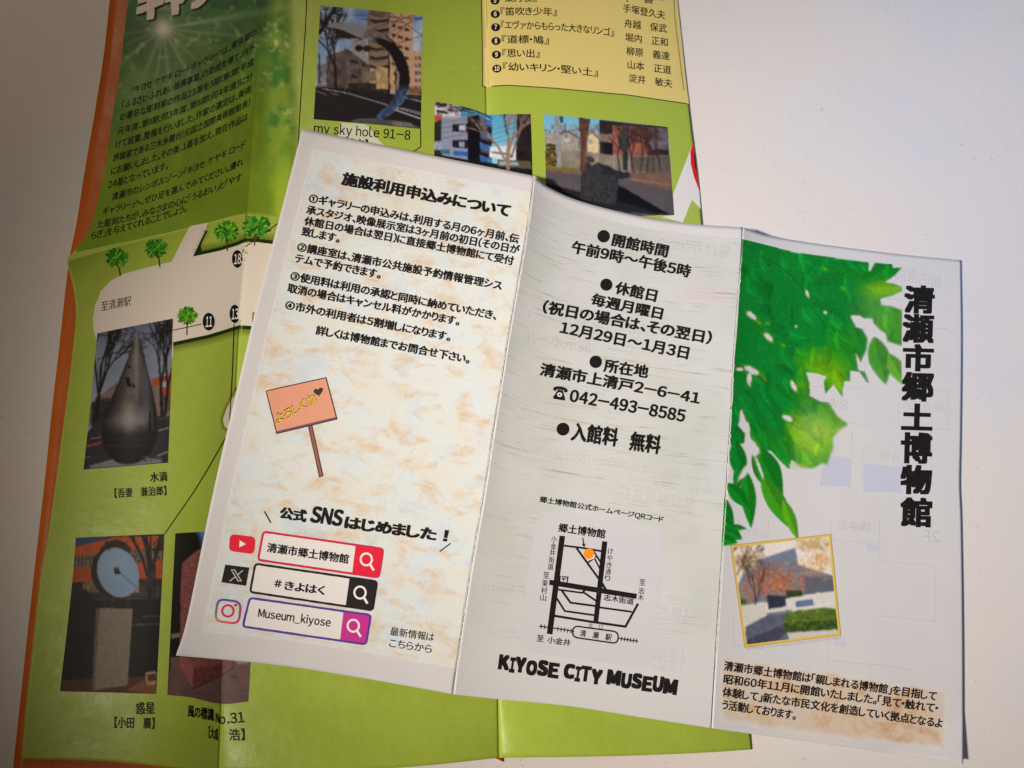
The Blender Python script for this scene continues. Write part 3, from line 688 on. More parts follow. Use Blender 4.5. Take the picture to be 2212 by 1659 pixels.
def photo_disc():
    pc = Picture('Z4', [(458, 270), (720, 258), (992, 247)], [(362, 1196), (650, 1203), (942, 1212)], [(458, 270), (430, 600), (362, 1196)], [(992, 247), (968, 700), (942, 1212)], 1.7, (12, 10, 11))
    pc.poly([(440, 250), (720, 250), (455, 330)], (52, 80, 120)); pc.poly([(950, 240), (1000, 240), (1000, 300)], (80, 110, 150))
    pc.poly([(450, 325), (700, 262), (960, 255), (990, 300), (985, 330), (450, 395)], (176, 88, 46), tex=.12, ts=20)
    pc.poly([(445, 395), (600, 360), (985, 345), (985, 400), (445, 450)], (118, 112, 104), tex=.2)
    for k in range(24): pc.line([(452+k*23, 378), (450+k*23, 446)], 4, (50, 42, 38))
    pc.poly([(440, 450), (985, 402), (978, 520), (432, 540)], (170, 84, 44), tex=.14, ts=16)
    for k in range(7): pc.line([(442, 395+k*3), (985, 345+k*2)], 1, (60, 50, 44), .3)
    pc.poly([(430, 540), (975, 515), (972, 650), (420, 660)], (52, 46, 42), tex=.6, ts=24); pc.poly([(500, 540), (600, 535), (600, 600), (500, 605)], (120, 104, 84), tex=.4); pc.poly([(760, 530), (840, 525), (840, 600), (760, 605)], (150, 140, 120), tex=.3)
    for k in range(5): pc.line([(770, 585+k*17), (960, 578+k*17)], 2.5, (120, 118, 118), .7)
    pc.poly([(420, 590), (520, 580), (520, 655), (420, 660)], (36, 34, 38)); pc.blob(515, 640, 42, 55, (26, 24, 22), 1, .2)
    pc.poly([(415, 655), (975, 640), (960, 1110), (370, 1130)], (16, 14, 15), tex=.3, ts=60)
    pc.line([(800, 795), (960, 790)], 5, (120, 118, 116)); pc.line([(860, 745), (960, 742)], 4, (110, 110, 110)); pc.line([(410, 762), (560, 758)], 3, (60, 60, 60)); pc.line([(400, 690), (580, 700)], 6, (34, 30, 28))
    pc.tree(900, 700, 88, 190, 26, (34, 24, 20), 5, 5, 18); pc.tree(890, 500, 105, 110, 14, (34, 24, 20), 4, 8, 16); pc.line([(935, 300), (932, 650)], 7, (30, 24, 22)); pc.blob(905, 520, 28, 70, (60, 64, 70), .5, .5)
    pc.poly([(365, 1130), (560, 1120), (950, 1100), (942, 1215), (360, 1200)], (86, 54, 40), tex=.15); pc.poly([(760, 1190), (880, 1120), (945, 1150), (942, 1215)], (126, 88, 66))
    pc.poly([(878, 1080), (935, 1072), (945, 1082), (945, 1155), (890, 1162), (876, 1118)], (176, 138, 98), tex=.2); pc.poly([(892, 1096), (940, 1088), (944, 1130), (892, 1136)], (70, 66, 60))
    # stone plinth and polished disc
    pc.poly([(580, 690), (605, 700), (592, 1185), (552, 1180)], (104, 94, 82), tex=.2, ts=5); pc.poly([(603, 692), (803, 697), (768, 1160), (568, 1190), (575, 1100)], (138, 130, 118), tex=.16, ts=6)
    for xx in (632, 678, 775): pc.line([(xx, 600), (xx, 700)], 5, (80, 76, 70))
    pc.poly([(600, 345), (640, 295), (700, 280), (760, 300), (800, 350), (700, 420)], (56, 42, 34), tex=.8, ts=18); pc.blob(648, 482, 98, 142, (36, 30, 28), 1, .05, -8); pc.blob(640, 480, 80, 130, (74, 54, 44), .5, .9, -8)
    pc.blob(712, 480, 124, 156, (138, 166, 196), 1, .02, -20); pc.blob(700, 440, 100, 120, (160, 186, 212), .4, .9, -20)
    pc.line([(640, 290), (660, 345)], 4, (20, 16, 16)); pc.poly([(688, 450), (718, 442), (716, 462), (734, 490), (692, 490)], (30, 22, 20)); pc.poly([(690, 450), (716, 445), (712, 462)], (184, 120, 70)); pc.line([(735, 490), (830, 575)], 2, (40, 50, 60), .7); pc.line([(800, 385), (840, 372)], 2, (50, 50, 50))
    pc.C *= .95
    pc.build('photo', GB, p10, 2, label='photo of a tilted blue disc on a grey stone plinth')
photo_disc()
def photo_stone():
    pc = Picture('Z4', [(1058, 243), (1230, 234), (1560, 225)], [(1010, 1218), (1150, 1233), (1335, 1272), (1498, 1258)], [(1058, 243), (1040, 600), (1010, 1218)], [(1560, 225), (1530, 700), (1498, 1258)], 1.8, (22, 20, 22))
    pc.poly([(1160, 220), (1560, 220), (1560, 420), (1210, 380)], (92, 122, 176)); pc.blob(1120, 330, 110, 160, (22, 28, 16), 1, .3); pc.mix(vnoise(pc.x, pc.y, 18, 5)*(pc.y < 480)*.5*(pc.x < 1190), (46, 50, 24))
    pc.line([(1070, 250), (1072, 900)], 14, (34, 28, 24)); pc.line([(1048, 860), (1090, 850)], 3, (170, 170, 170)); pc.poly([(1035, 850), (1090, 842), (1090, 870), (1030, 880)], (120, 120, 118))
    pc.poly([(1030, 990), (1100, 985), (1560, 985), (1500, 1280), (1005, 1260)], (110, 84, 82), tex=.08, ts=40)
    for k in range(5): pc.line([(1020, 1060+k*42), (1500, 1120+k*40)], 2, (84, 64, 62), .5)
    pc.poly([(1100, 420), (1190, 345), (1300, 300), (1400, 1010), (1400, 1060), (1230, 1140), (1165, 1180), (1085, 1040), (1088, 600)], (132, 84, 82), tex=.30, ts=9)
    pc.poly([(1160, 1060), (1345, 1030), (1345, 1090), (1240, 1135), (1162, 1175)], (108, 64, 62), tex=.35, ts=9); pc.poly([(1085, 990), (1110, 985), (1165, 1060), (1162, 1180), (1088, 1050)], (144, 94, 90), tex=.2, ts=8)
    pc.poly([(1345, 1010), (1410, 1015), (1400, 1050), (1345, 1088)], (120, 78, 74), tex=.2, ts=8); pc.line([(1162, 1182), (1240, 1142), (1350, 1095), (1405, 1055), (1415, 1030)], 4, (44, 26, 28))
    for a, b in (((1360, 1110), (1430, 1100)), ((1390, 1085), (1410, 1118)), ((1380, 1120), (1425, 1112)), ((1415, 1095), (1440, 1118))): pc.line([a, b], 3, (84, 44, 40), .8)
    pc.blob(1460, 1190, 10, 4, (60, 40, 40)); pc.blob(1430, 1232, 8, 3, (60, 40, 40)); pc.poly([(1405, 1000), (1500, 1000), (1500, 1030), (1430, 1030)], (150, 140, 138))
    pc.build('photo', GB, p10, 2, label='photo of a rough red stone block')
photo_stone()
def photo_arch():
    pc = Picture('Z2', [(145, 38), (480, 68), (833, 108)], [(100, 803), (400, 828), (820, 868)], [(145, 38), (118, 500), (100, 803)], [(833, 108), (828, 500), (820, 868)], 1.7)
    t = np.clip(pc.y/500, 0, 1)[..., None]; pc.C = (1-t)*np.array([104, 140, 196]) + t*np.array([150, 176, 206])
    pc.mix(np.clip((vnoise(pc.x, pc.y, 90, 3)-.45)*3, 0, 1)*.8, (200, 205, 214))
    # buildings
    pc.poly([(476, 66), (770, 98), (765, 340), (830, 350), (828, 640), (470, 620), (455, 130)], (190, 158, 132), tex=.06)
    pc.poly([(476, 66), (620, 80), (600, 240), (600, 440), (470, 440), (458, 130)], (118, 100, 90), tex=.25, ts=30)
    for k in range(6):
        y = 95+k*62; pc.poly([(478, y), (520, y+12), (610, y-2), (612, y+30), (520, y+44), (478, y+30)], (140, 122, 108)); pc.poly([(480, y+32), (520, y+46), (608, y+32), (606, y+52), (520, y+60), (480, y+52)], (50, 44, 44))
    for r in range(7):
        for c in range(3):
            x, y = 625+c*44, 160+r*64+c*14
            if y < 610: pc.poly([(x, y), (x+28, y+6), (x+28, y+26), (x, y+20)], (70, 62, 60))
    for r in range(5):
        for c in range(2): x, y = 782+c*24, 378+r*50; pc.poly([(x, y), (x+14, y+4), (x+14, y+28), (x, y+24)], (84, 92, 104))
    pc.poly([(350, 290), (400, 225), (455, 240), (460, 420), (340, 430)], (150, 148, 152), tex=.15); pc.poly([(185, 380), (330, 330), (420, 400), (480, 440), (470, 600), (180, 590)], (96, 88, 86), tex=.4, ts=26)
    pc.poly([(125, 430), (190, 430), (186, 590), (122, 590)], (120, 122, 134), tex=.5, ts=18)
    for x, y in ((345, 400), (370, 408), (425, 430), (350, 500), (372, 512)): pc.poly([(x, y), (x+24, y+2), (x+24, y+20), (x, y+18)], (40, 38, 40))
    pc.poly([(430, 490), (525, 475), (530, 545), (432, 550)], (130, 118, 104), tex=.2); pc.poly([(330, 560), (600, 560), (600, 640), (330, 620)], (60, 52, 46), tex=.7, ts=16); pc.poly([(560, 480), (600, 475), (600, 520), (560, 525)], (150, 156, 158), tex=.2)
    pc.poly([(520, 440), (640, 470), (640, 600), (520, 600)], (176, 150, 112), tex=.3, ts=30); pc.poly([(670, 560), (828, 600), (828, 640), (670, 620)], (130, 100, 70), tex=.3)
    pc.poly([(110, 585), (470, 600), (640, 640), (828, 690), (825, 880), (95, 820)], (38, 35, 40), tex=.14, ts=60)
    pc.poly([(110, 585), (330, 595), (480, 610), (700, 655), (828, 680), (828, 640), (600, 630), (330, 600)], (58, 48, 42), tex=.3, ts=20)
    pc.line([(160, 598), (330, 628), (600, 708), (822, 772)], 5, (180, 178, 182)); pc.line([(620, 730), (822, 800)], 9, (180, 178, 182)); pc.line([(660, 735), (700, 728), (822, 760)], 4, (170, 168, 172)); pc.line([(118, 612), (185, 638)], 4, (160, 160, 164)); pc.line([(215, 628), (268, 640)], 7, (160, 160, 164), .6)
    # bare trees, poles and wires
    pc.tree(250, 600, 92, 150, 16, (34, 28, 30), 7, 3, 26); pc.tree(190, 500, 80, 90, 6, (50, 44, 46), 6, 6, 28); pc.tree(140, 220, 58, 110, 24, (28, 24, 26), 4, 9, 14); pc.tree(130, 180, 40, 120, 8, (30, 26, 30), 5, 10, 25)
    pc.line([(312, 330), (316, 605)], 9, (92, 84, 80)); pc.line([(606, 330), (608, 655)], 8, (30, 26, 26)); pc.line([(655, 440), (655, 640)], 7, (34, 30, 30)); pc.line([(138, 360), (140, 560)], 5, (40, 38, 42))
    for a, b in (((160, 60), (830, 130)), ((240, 95), (830, 128)), ((180, 110), (700, 150)), ((480, 200), (800, 92)), ((520, 260), (830, 115)), ((560, 330), (760, 130)), ((600, 210), (700, 90)), ((620, 90), (830, 240)), ((380, 280), (480, 250)), ((640, 300), (830, 240))): pc.line([a, b], 2.2, (36, 34, 42), .75)
    # mirrored steel arc
    out = [(185, 182), (215, 155), (300, 148), (400, 160), (480, 180), (560, 218), (640, 280), (700, 360), (738, 450), (748, 540), (735, 620), (700, 690), (640, 755), (575, 800), (525, 820)]
    inn = [(515, 790), (560, 740), (610, 700), (645, 650), (670, 580), (672, 520), (655, 440), (620, 370), (570, 320), (520, 285), (450, 262), (410, 268), (370, 240), (310, 250), (258, 250), (238, 190)]
    pc.poly(out+inn, (30, 26, 28)); m = pc.inside(out+inn)
    pc.mix(m*np.clip((540-pc.x)/60, 0, 1)*np.clip((pc.y-140)/5, 0, 1)*np.clip((.28*(pc.x-185)+205-pc.y)/20, 0, 1), (136, 138, 148)); pc.poly([(238, 190), (300, 205), (370, 240), (400, 262), (310, 258), (258, 258)], (44, 34, 34), tex=.3)
    pc.mix(m*np.clip((pc.y-560)/60, 0, 1), np.array([66, 84, 118])*(1+.9*(vnoise(pc.x, pc.y, 24, 6)-.5))[..., None]); pc.poly([(655, 440), (680, 500), (676, 590), (660, 610), (672, 520)], (110, 112, 124), tex=.3, ts=8)
    pc.line([(560, 312), (610, 360), (650, 440), (665, 520), (640, 640)], 4, (132, 134, 146), .9); pc.line([(740, 600), (700, 690), (620, 765)], 3, (150, 170, 205), .7); pc.poly([(460, 190), (560, 220), (640, 290), (560, 262), (500, 245), (420, 262)], (120, 108, 108), tex=.3)
    pc.blob(405, 325, 28, 22, (30, 28, 30), 1, .1); pc.blob(460, 328, 30, 22, (44, 40, 42), 1, .1); pc.line([(515, 790), (525, 820)], 4, (10, 10, 14))
    pc.poly([(345, 835), (380, 805), (480, 800), (600, 805), (720, 820), (800, 850), (820, 870), (345, 840)], (84, 84, 90), tex=.2); pc.line([(350, 815), (420, 803), (520, 802)], 5, (150, 150, 150), .6); pc.poly([(620, 815), (760, 830), (780, 855), (640, 848)], (120, 118, 112), tex=.2)
    pc.build('photo', GB, p01, 2, label='photo of a curved steel arc beside a road and apartment block')
photo_arch()
def photo_blue():
    pc = Picture('Z2', [(915, 680), (1080, 712), (1180, 738), (1270, 770), (1400, 768), (1560, 768)], [(910, 1110), (1260, 1170), (1573, 1230)], [(915, 680), (912, 900), (910, 1110)], [(1560, 768), (1568, 1000), (1573, 1230)], 1.7)
    t = np.clip((pc.y-700)/400, 0, 1)[..., None]; pc.C = (1-t)*np.array([70, 152, 200]) + t*np.array([140, 200, 218])
    pc.poly([(905, 670), (1090, 700), (1090, 790), (905, 800)], (214, 214, 222), tex=.08); pc.poly([(905, 775), (960, 780), (960, 1120), (905, 1120)], (60, 46, 46), tex=.3); pc.poly([(905, 780), (965, 770), (968, 800), (905, 830)], (190, 100, 84), tex=.2)
    for k in range(2): pc.poly([(925, 690+k*48), (1000, 700+k*50), (1000, 718+k*50), (925, 706+k*48)], (60, 58, 66))
    pc.poly([(905, 950), (965, 950), (965, 1010), (905, 1010)], (150, 170, 190), tex=.2)
    pc.poly([(962, 795), (1135, 782), (1140, 1080), (960, 1060)], (150, 156, 180), tex=.05)
    pc.poly([(1032, 838), (1155, 832), (1155, 888), (1034, 886)], (38, 38, 48)); pc.poly([(1075, 842), (1125, 840), (1125, 880), (1075, 882)], (190, 200, 220), tex=.4, ts=8); pc.poly([(1032, 945), (1150, 940), (1150, 1000), (1034, 992)], (40, 40, 52)); pc.poly([(1075, 955), (1115, 953), (1115, 990), (1075, 988)], (150, 165, 200), tex=.4, ts=8)
    pc.poly([(962, 1005), (1020, 1008), (1020, 1038), (962, 1034)], (50, 120, 140), tex=.2); pc.poly([(1038, 1015), (1150, 1022), (1160, 1055), (1040, 1045)], (52, 112, 190), tex=.15)
    pc.poly([(1135, 782), (1215, 775), (1230, 1150), (1140, 1120)], (22, 20, 26)); pc.poly([(1215, 785), (1285, 815), (1300, 870), (1300, 1150), (1210, 1130)], (30, 30, 40))
    for k in range(4): y = 815+k*85; pc.poly([(1215, y-30), (1298, y), (1304, y+46), (1222, y+18)], (72, 110, 172), tex=.15); pc.poly([(1222, y+18), (1270, y+34), (1280, y+50), (1225, y+36)], (176, 140, 120), .5)
    pc.poly([(1285, 990), (1460, 975), (1460, 1080), (1285, 1060)], (206, 212, 220), tex=.06); pc.poly([(1300, 1020), (1400, 1030), (1400, 1045), (1300, 1035)], (120, 130, 145)); pc.poly([(1400, 1035), (1440, 1035), (1440, 1060), (1400, 1060)], (150, 130, 110))
    pc.poly([(1470, 760), (1562, 765), (1572, 1120), (1462, 1100)], (40, 30, 34), tex=.4, ts=26); pc.poly([(905, 1040), (1300, 1100), (1575, 1120), (1575, 1235), (905, 1160)], (26, 26, 32), tex=.4, ts=26)
    pc.poly([(1340, 1075), (1560, 1085), (1570, 1140), (1340, 1120)], (92, 88, 74), tex=.1); pc.poly([(1352, 1085), (1475, 1092), (1480, 1116), (1352, 1112)], (150, 165, 180))
    pc.tree(1410, 1200, 92, 150, 26, (146, 122, 112), 6, 4, 22); pc.tree(1390, 1080, 118, 110, 12, (140, 118, 108), 5, 8, 20); pc.tree(1430, 1060, 72, 120, 12, (120, 100, 96), 5, 9, 18); pc.tree(1300, 800, 150, 80, 6, (50, 40, 44), 5, 5, 26); pc.tree(1180, 760, 170, 80, 4, (60, 48, 52), 5, 15, 26); pc.tree(1400, 900, 100, 60, 6, (60, 48, 48), 5, 16, 30)
    for k in range(6): pc.line([(920, 760+k*36), (1300, 720+k*30)], 1.6, (30, 34, 50), .6)
    for k in range(4): pc.line([(1290, 880+k*30), (1470, 820+k*34)], 1.6, (30, 50, 70), .6)
    pc.build('photo', GB, p01, 2, label='photo of a blue-balconied office building and a bare tree, crossing the fold')
photo_blue()
def photo_figure():
    pc = Picture('I', [(640, 766), (1050, 803), (1468, 851)], [(652, 1205), (1080, 1400), (1512, 1440)], [(640, 766), (648, 1000), (655, 1270)], [(1468, 851), (1490, 1150), (1512, 1440)], 1.7)
    pc.C[:] = (118, 184, 218); pc.mix(np.clip((pc.y-780)/200, 0, 1)*.4, (190, 214, 226))
    pc.mix(np.clip((vnoise(pc.x, pc.y, 14, 5)-.35)*4, 0, 1)*((pc.y > 830)*(pc.x < 1020)), (132, 122, 130))
    pc.poly([(640, 900), (740, 895), (790, 875), (870, 920), (870, 1020), (640, 1020)], (160, 156, 150), tex=.15); pc.line([(735, 905), (790, 876), (872, 922)], 7, (96, 70, 60)); pc.poly([(775, 925), (815, 925), (815, 950), (775, 950)], (180, 190, 200)); pc.line([(790, 880), (790, 925)], 3, (110, 90, 80))
    pc.poly([(925, 900), (965, 890), (1005, 930), (1005, 1030), (925, 1010)], (214, 196, 156), tex=.06); pc.line([(925, 912), (962, 885), (1010, 928)], 6, (120, 84, 60)); pc.poly([(938, 930), (966, 932), (966, 962), (938, 958)], (150, 166, 176))
    pc.poly([(1015, 802), (1100, 810), (1470, 850), (1480, 1060), (1015, 1030)], (60, 46, 46), tex=.3, ts=30); pc.poly([(1100, 840), (1340, 850), (1340, 1050), (1100, 1048)], (150, 96, 84), tex=.18, ts=24); pc.poly([(1335, 850), (1470, 858), (1475, 1000), (1340, 1000)], (104, 98, 110), tex=.3, ts=28)
    pc.poly([(1010, 895), (1100, 900), (1095, 955), (1010, 945)], (136, 118, 110), tex=.2); pc.poly([(1040, 950), (1100, 955), (1100, 1040), (1040, 1030)], (30, 26, 28), tex=.5)
    for k in range(4): pc.line([(1015, 815+k*6), (1018, 880)], 2, (30, 28, 30))
    pc.poly([(640, 1040), (1520, 1040), (1540, 1480), (640, 1480)], (112, 96, 88), tex=.1)
    pc.poly([(650, 1005), (880, 1010), (1110, 1040), (1490, 1040), (1495, 1160), (1110, 1150), (652, 1110)], (140, 132, 122), tex=.16, ts=40)
    for xx in (1000, 1113, 1215): pc.line([(xx, 1030), (xx-2, 1150)], 3, (190, 184, 176), .8)
    for s in range(7): pc.tree(1150+s*45, 1150, 90+random.uniform(-14, 14), 90, 8, (70, 48, 46), 5, 30+s, 30)
    pc.poly([(1215, 1050), (1490, 1045), (1495, 1160), (1215, 1145)], (70, 62, 60), .55, .4)
    for k in range(260):
        x, y = random.uniform(652, 745), random.uniform(965, 1125); pc.blob(x, y, 8, 6, random.choice([(40, 54, 24), (66, 80, 34), (110, 100, 40), (26, 34, 18), (150, 96, 40)]), 1, .3)
    pc.poly([(652, 1105), (760, 1115), (1000, 1150), (1000, 1175), (652, 1125)], (116, 120, 50), tex=.3, ts=12)
    pc.poly([(652, 1125), (1000, 1155), (1490, 1175), (1515, 1290), (652, 1160)], (122, 96, 84), tex=.12, ts=30); pc.poly([(650, 1150), (900, 1170), (1200, 1200), (1515, 1285), (1540, 1480), (640, 1480)], (92, 88, 94), tex=.08, ts=40)
    pc.line([(1120, 1185), (1500, 1240)], 8, (150, 130, 116), .7)
    pc.poly([(652, 1225), (900, 1290), (1120, 1340), (1420, 1440), (1000, 1400), (650, 1290)], (40, 38, 42))
    pc.poly([(708, 772), (738, 775), (760, 1118), (726, 1120)], (150, 150, 156), tex=.15, ts=16); pc.poly([(745, 780), (770, 783), (768, 820), (748, 825)], (70, 76, 84))
    pc.poly([(872, 785), (952, 795), (935, 900), (928, 1020), (915, 1150), (882, 1150), (885, 960)], (92, 70, 58), tex=.3, ts=16); pc.poly([(925, 880), (935, 900), (920, 1140), (905, 1140)], (140, 100, 74), .7)
    # dark bronze block with small figures (plain generic shapes)
    pc.poly([(1128, 1240), (1180, 1260), (1470, 1430), (1512, 1442), (1400, 1430), (1120, 1340)], (18, 17, 20))
    pc.poly([(890, 1160), (930, 1120), (1000, 1090), (1080, 1110), (1130, 1160), (1140, 1230), (1128, 1350), (1100, 1372), (885, 1330)], (58, 58, 62), tex=.5, ts=10)
    pc.poly([(1000, 1090), (1120, 1140), (1215, 1160), (1215, 1190), (1150, 1200), (1040, 1150)], (46, 46, 50), tex=.5, ts=8)
    pc.blob(950, 1068, 34, 22, (70, 66, 64), 1, .2, 20); pc.poly([(918, 1080), (950, 1090), (960, 1160), (925, 1170), (912, 1120)], (62, 60, 60), tex=.6, ts=8)
    pc.blob(1181, 845, 13, 20, (72, 72, 72), 1, .2); pc.poly([(1160, 870), (1200, 868), (1214, 920), (1205, 1000), (1200, 1140), (1170, 1140), (1165, 1010), (1140, 1000), (1142, 920)], (66, 66, 66), tex=.4, ts=8); pc.line([(1185, 1020), (1187, 1130)], 4, (26, 24, 26)); pc.line([(1150, 930), (1158, 990)], 3, (24, 22, 24)); pc.line([(1206, 920), (1202, 990)], 3, (24, 22, 24))
    for k in range(26): x, y = random.uniform(895, 1120), random.uniform(1170, 1340); pc.line([(x, y), (x+random.uniform(-22, 22), y+random.uniform(-20, 20))], 1.6, random.choice([(96, 96, 98), (28, 28, 30)]), .6)
    pc.build('photo', GB, p02, 2, label='photo of a dark figure sculpture by a street with houses')
photo_figure()

# --- captions
def cap(parent, *items, name='caption'):
    p = Print(GB)
    for it in items: p.text(*it[:5], c=BLK, bold=it[5] if len(it) > 5 and it[5] > .005 else .013, layer=3, up=it[6] if len(it) > 6 else None)
    p.build(name, parent)
cap(p10, ('O', '水滴', (325, 1042), (362, 1040), 22)); cap(p10, ('O', '【吾妻　兼治郎】', (248, 1076), (360, 1070), 21))
cap(p10, ('Z4', '惑星', (820, 1335), (935, 1332), 74)); cap(p10, ('Z4', '【小田　襄】', (690, 1418), (932, 1424), 70))
cap(p10, ('Z4', '風の標識', (1132, 1350), (1290, 1378), 76, .004, (0, -1)), ('Z4', 'N', (1300, 1384), (1322, 1388), 58, .004, (0, -1)))
cap(p11, ('Z4', 'o', (1327, 1396), (1362, 1394), 48, .004), ('Z4', '.31', (1372, 1394), (1478, 1384), 66, .004))
cap(p10, ('Z4', '【大成', (1258, 1478), (1316, 1496), 74, .004, (0, -1))); cap(p11, ('Z4', '浩】', (1382, 1496), (1478, 1493), 74))
cap(p01, ('Z2', 'my sky hole 91-8', (98, 912), (746, 962), 88, .006)); cap(p01, ('Z2', '【井上　武吉】', (100, 985), (462, 1008), 70))

# --- yellow list box
def listbox():
    p = Print(GB); Y = (222, 205, 128)
    pc = Picture('I', [(212, -120), (225, -120), (262, -120), (800, -120), (1519, -120)], [(230, 577), (258, 588), (300, 577), (400, 571), (700, 590), (1200, 636), (1611, 697)],
                 [(212, -120), (222, 0), (228, 300), (230, 577)], [(1519, -120), (1536, 0), (1572, 340), (1611, 697)], 5, Y)
    pc.C[:] = Y
    def ex(q):
        q.stroke('I', [(212, -120), (222, 0), (228, 300), (230, 577), (258, 586), (300, 577), (400, 571), (700, 590), (1200, 636), (1611, 697)], 6, (40, 34, 20), 2)
        for k in range(44):
            t = k/43; x = 1512+t*18 if t < .2 else 1515.6+(t-.2)/.8*60; q.disc('I', (x, -8+t*606), 4.5, 4.5, (50, 44, 30), 2, 1, 0, 8)
    pc.build('list_box', GB, p02, 1, extra=ex, label='pale yellow list box with a thin dark outline')
    rows = [('❺', '『葉月夜』', 313, 5, 350, 15, 592, 14, 0), ('6', '『笛吹き少年』', 315, 95, 350, 108, 727, 110, -5), ('7', '『エヴァからもらった大きなリンゴ』', 318, 183, 353, 196, 1110, 248, -14),
            ('8', '『道標・鳩』', 320, 275, 358, 294, 674, 300, -5), ('9', '『思い出』', 323, 367, 362, 386, 612, 390, -3), ('10', '『幼いキリン・堅い土』', 326, 460, 366, 476, 1002, 518, -12)]
    for n, s, bx, by, x0, y0, x1, y1, sg in rows:
        n = '5' if n == '❺' else n
        q = Print(GB); q.disc('I', (bx, by), 31, 27, (20, 18, 16), 2)
        q.text('I', n, (bx-(17 if n == '10' else 9), by+15), (bx+(17 if n == '10' else 9), by+15), 32, (240, 235, 200), .02, None, 0, 3); q.build('number_badge', p02)
        Print(GB).text('I', s, (x0, y0), (x1, y1), 58, (26, 22, 14), .009, (0, -1), sg, 2).build('list_entry', p02)
    for s, x0, y0, x1, y1 in [('平　喜一', 1165, 12, 1445, 30), ('手塚登久夫', 1170, 82, 1452, 132), ('舟越　保武', 1178, 184, 1463, 222), ('堀内　正和', 1185, 276, 1470, 314), ('柳原　義達', 1192, 368, 1482, 406), ('山本　正道', 1200, 460, 1492, 499), ('淀井　敏夫', 1207, 550, 1500, 590)]:
        Print(GB).text('I', s, (x0, y0), (x1, y1), 58, (26, 22, 16), .008, (0, -1), 0, 2).build('list_entry', p02)
listbox()

# ------------------------------------------------------------------ white museum leaflet
ML = Sheet('museum_leaflet', 'white three-panel museum leaflet lying open on top of the green brochure', 'leaflet', tuple(at_z(1250, 1000, .002)))
ML.ink = INK_TONER
LE = [(652, 278), (642, 321), (600, 484), (558, 644), (513, 837), (460, 1065), (405, 1333), (380, 1416)]
K1 = [(1154, 380), (1142, 484), (1126, 571), (1097, 710), (1084, 855), (1066, 936), (1049, 1065), (1017, 1226), (984, 1452), (981, 1500)]
K1 = [(1154, 380), (1141, 484), (1125, 580), (1102, 710), (1082, 840), (1066, 936), (1047, 1065), (1019, 1226), (985, 1452), (979, 1500)]
K2 = [(1605, 491), (1597, 613), (1586, 758), (1579, 900), (1572, 1010), (1565, 1130), (1554, 1291), (1543, 1470), (1537, 1573)]
RE = [(2076, 562), (2078, 742), (2076, 936), (2074, 1045), (2077, 1124), (2080, 1317), (2081, 1479), (2081, 1650)]
T1 = [(652, 278), (806, 310), (966, 342), (1095, 368), (1154, 380)]
T2 = [(1154, 380), (1188, 406), (1259, 436), (1388, 468), (1501, 484), (1605, 491)]
T3 = [(1605, 491), (1659, 509), (1740, 523), (1821, 534), (1950, 550), (2076, 562)]
B1 = [(380, 1416), (587, 1435), (749, 1459), (910, 1487), (979, 1500)]
B2 = [(979, 1500), (1081, 1511), (1226, 1525), (1388, 1550), (1537, 1573)]
B3 = [(1537, 1573), (1621, 1585), (1789, 1608), (1921, 1627), (2014, 1640), (2081, 1650)]
k1z = lambda v: 13.0 - 3.5*v
k2z = lambda v: 9.0 - 2.5*v
def zm1(u, v): return (6.6-.6*v)*(1-u) + k1z(v)*u + .6*np.sin(np.pi*u)
def zm2(u, v): # falls steeply from the first fold, then runs flat to the second
    a, b = k1z(v), k2z(v); m = 5.6
    return m + (a-m)*np.exp(-u*3.6)*(1-u)**.6 + (b-m)*u**2.2 + (.6)*np.sin(np.pi*u)
def zm3(u, v):
    b = k2z(v); m = 2.0 + 1.2*np.exp(-u*3)*v
    corner = np.clip((u-.70)/.30 + (v-.90)/.10 - 1.0, 0, 1)
    return m*(1-u) + (b-m)*np.exp(-u*4.0)*(1-u)**.6 + 1.0*u + .5*np.sin(np.pi*u) + 3.0*corner + .3*np.exp(-((u-1)**2)/.01)*v
q1 = ML.panel(T1, B1, LE, K1, zm1, M_WHITE, 80, 120, .0001, 'notice_panel')
q2 = ML.panel(T2, B2, K1, K2, zm2, M_WHITE, 90, 120, .0001, 'visitor_panel')
q3 = ML.panel(T3, B3, K2, RE, zm3, M_WHITE, 110, 150, .0001, 'cover_panel')
ML.finish()
INK = (26, 24, 25)

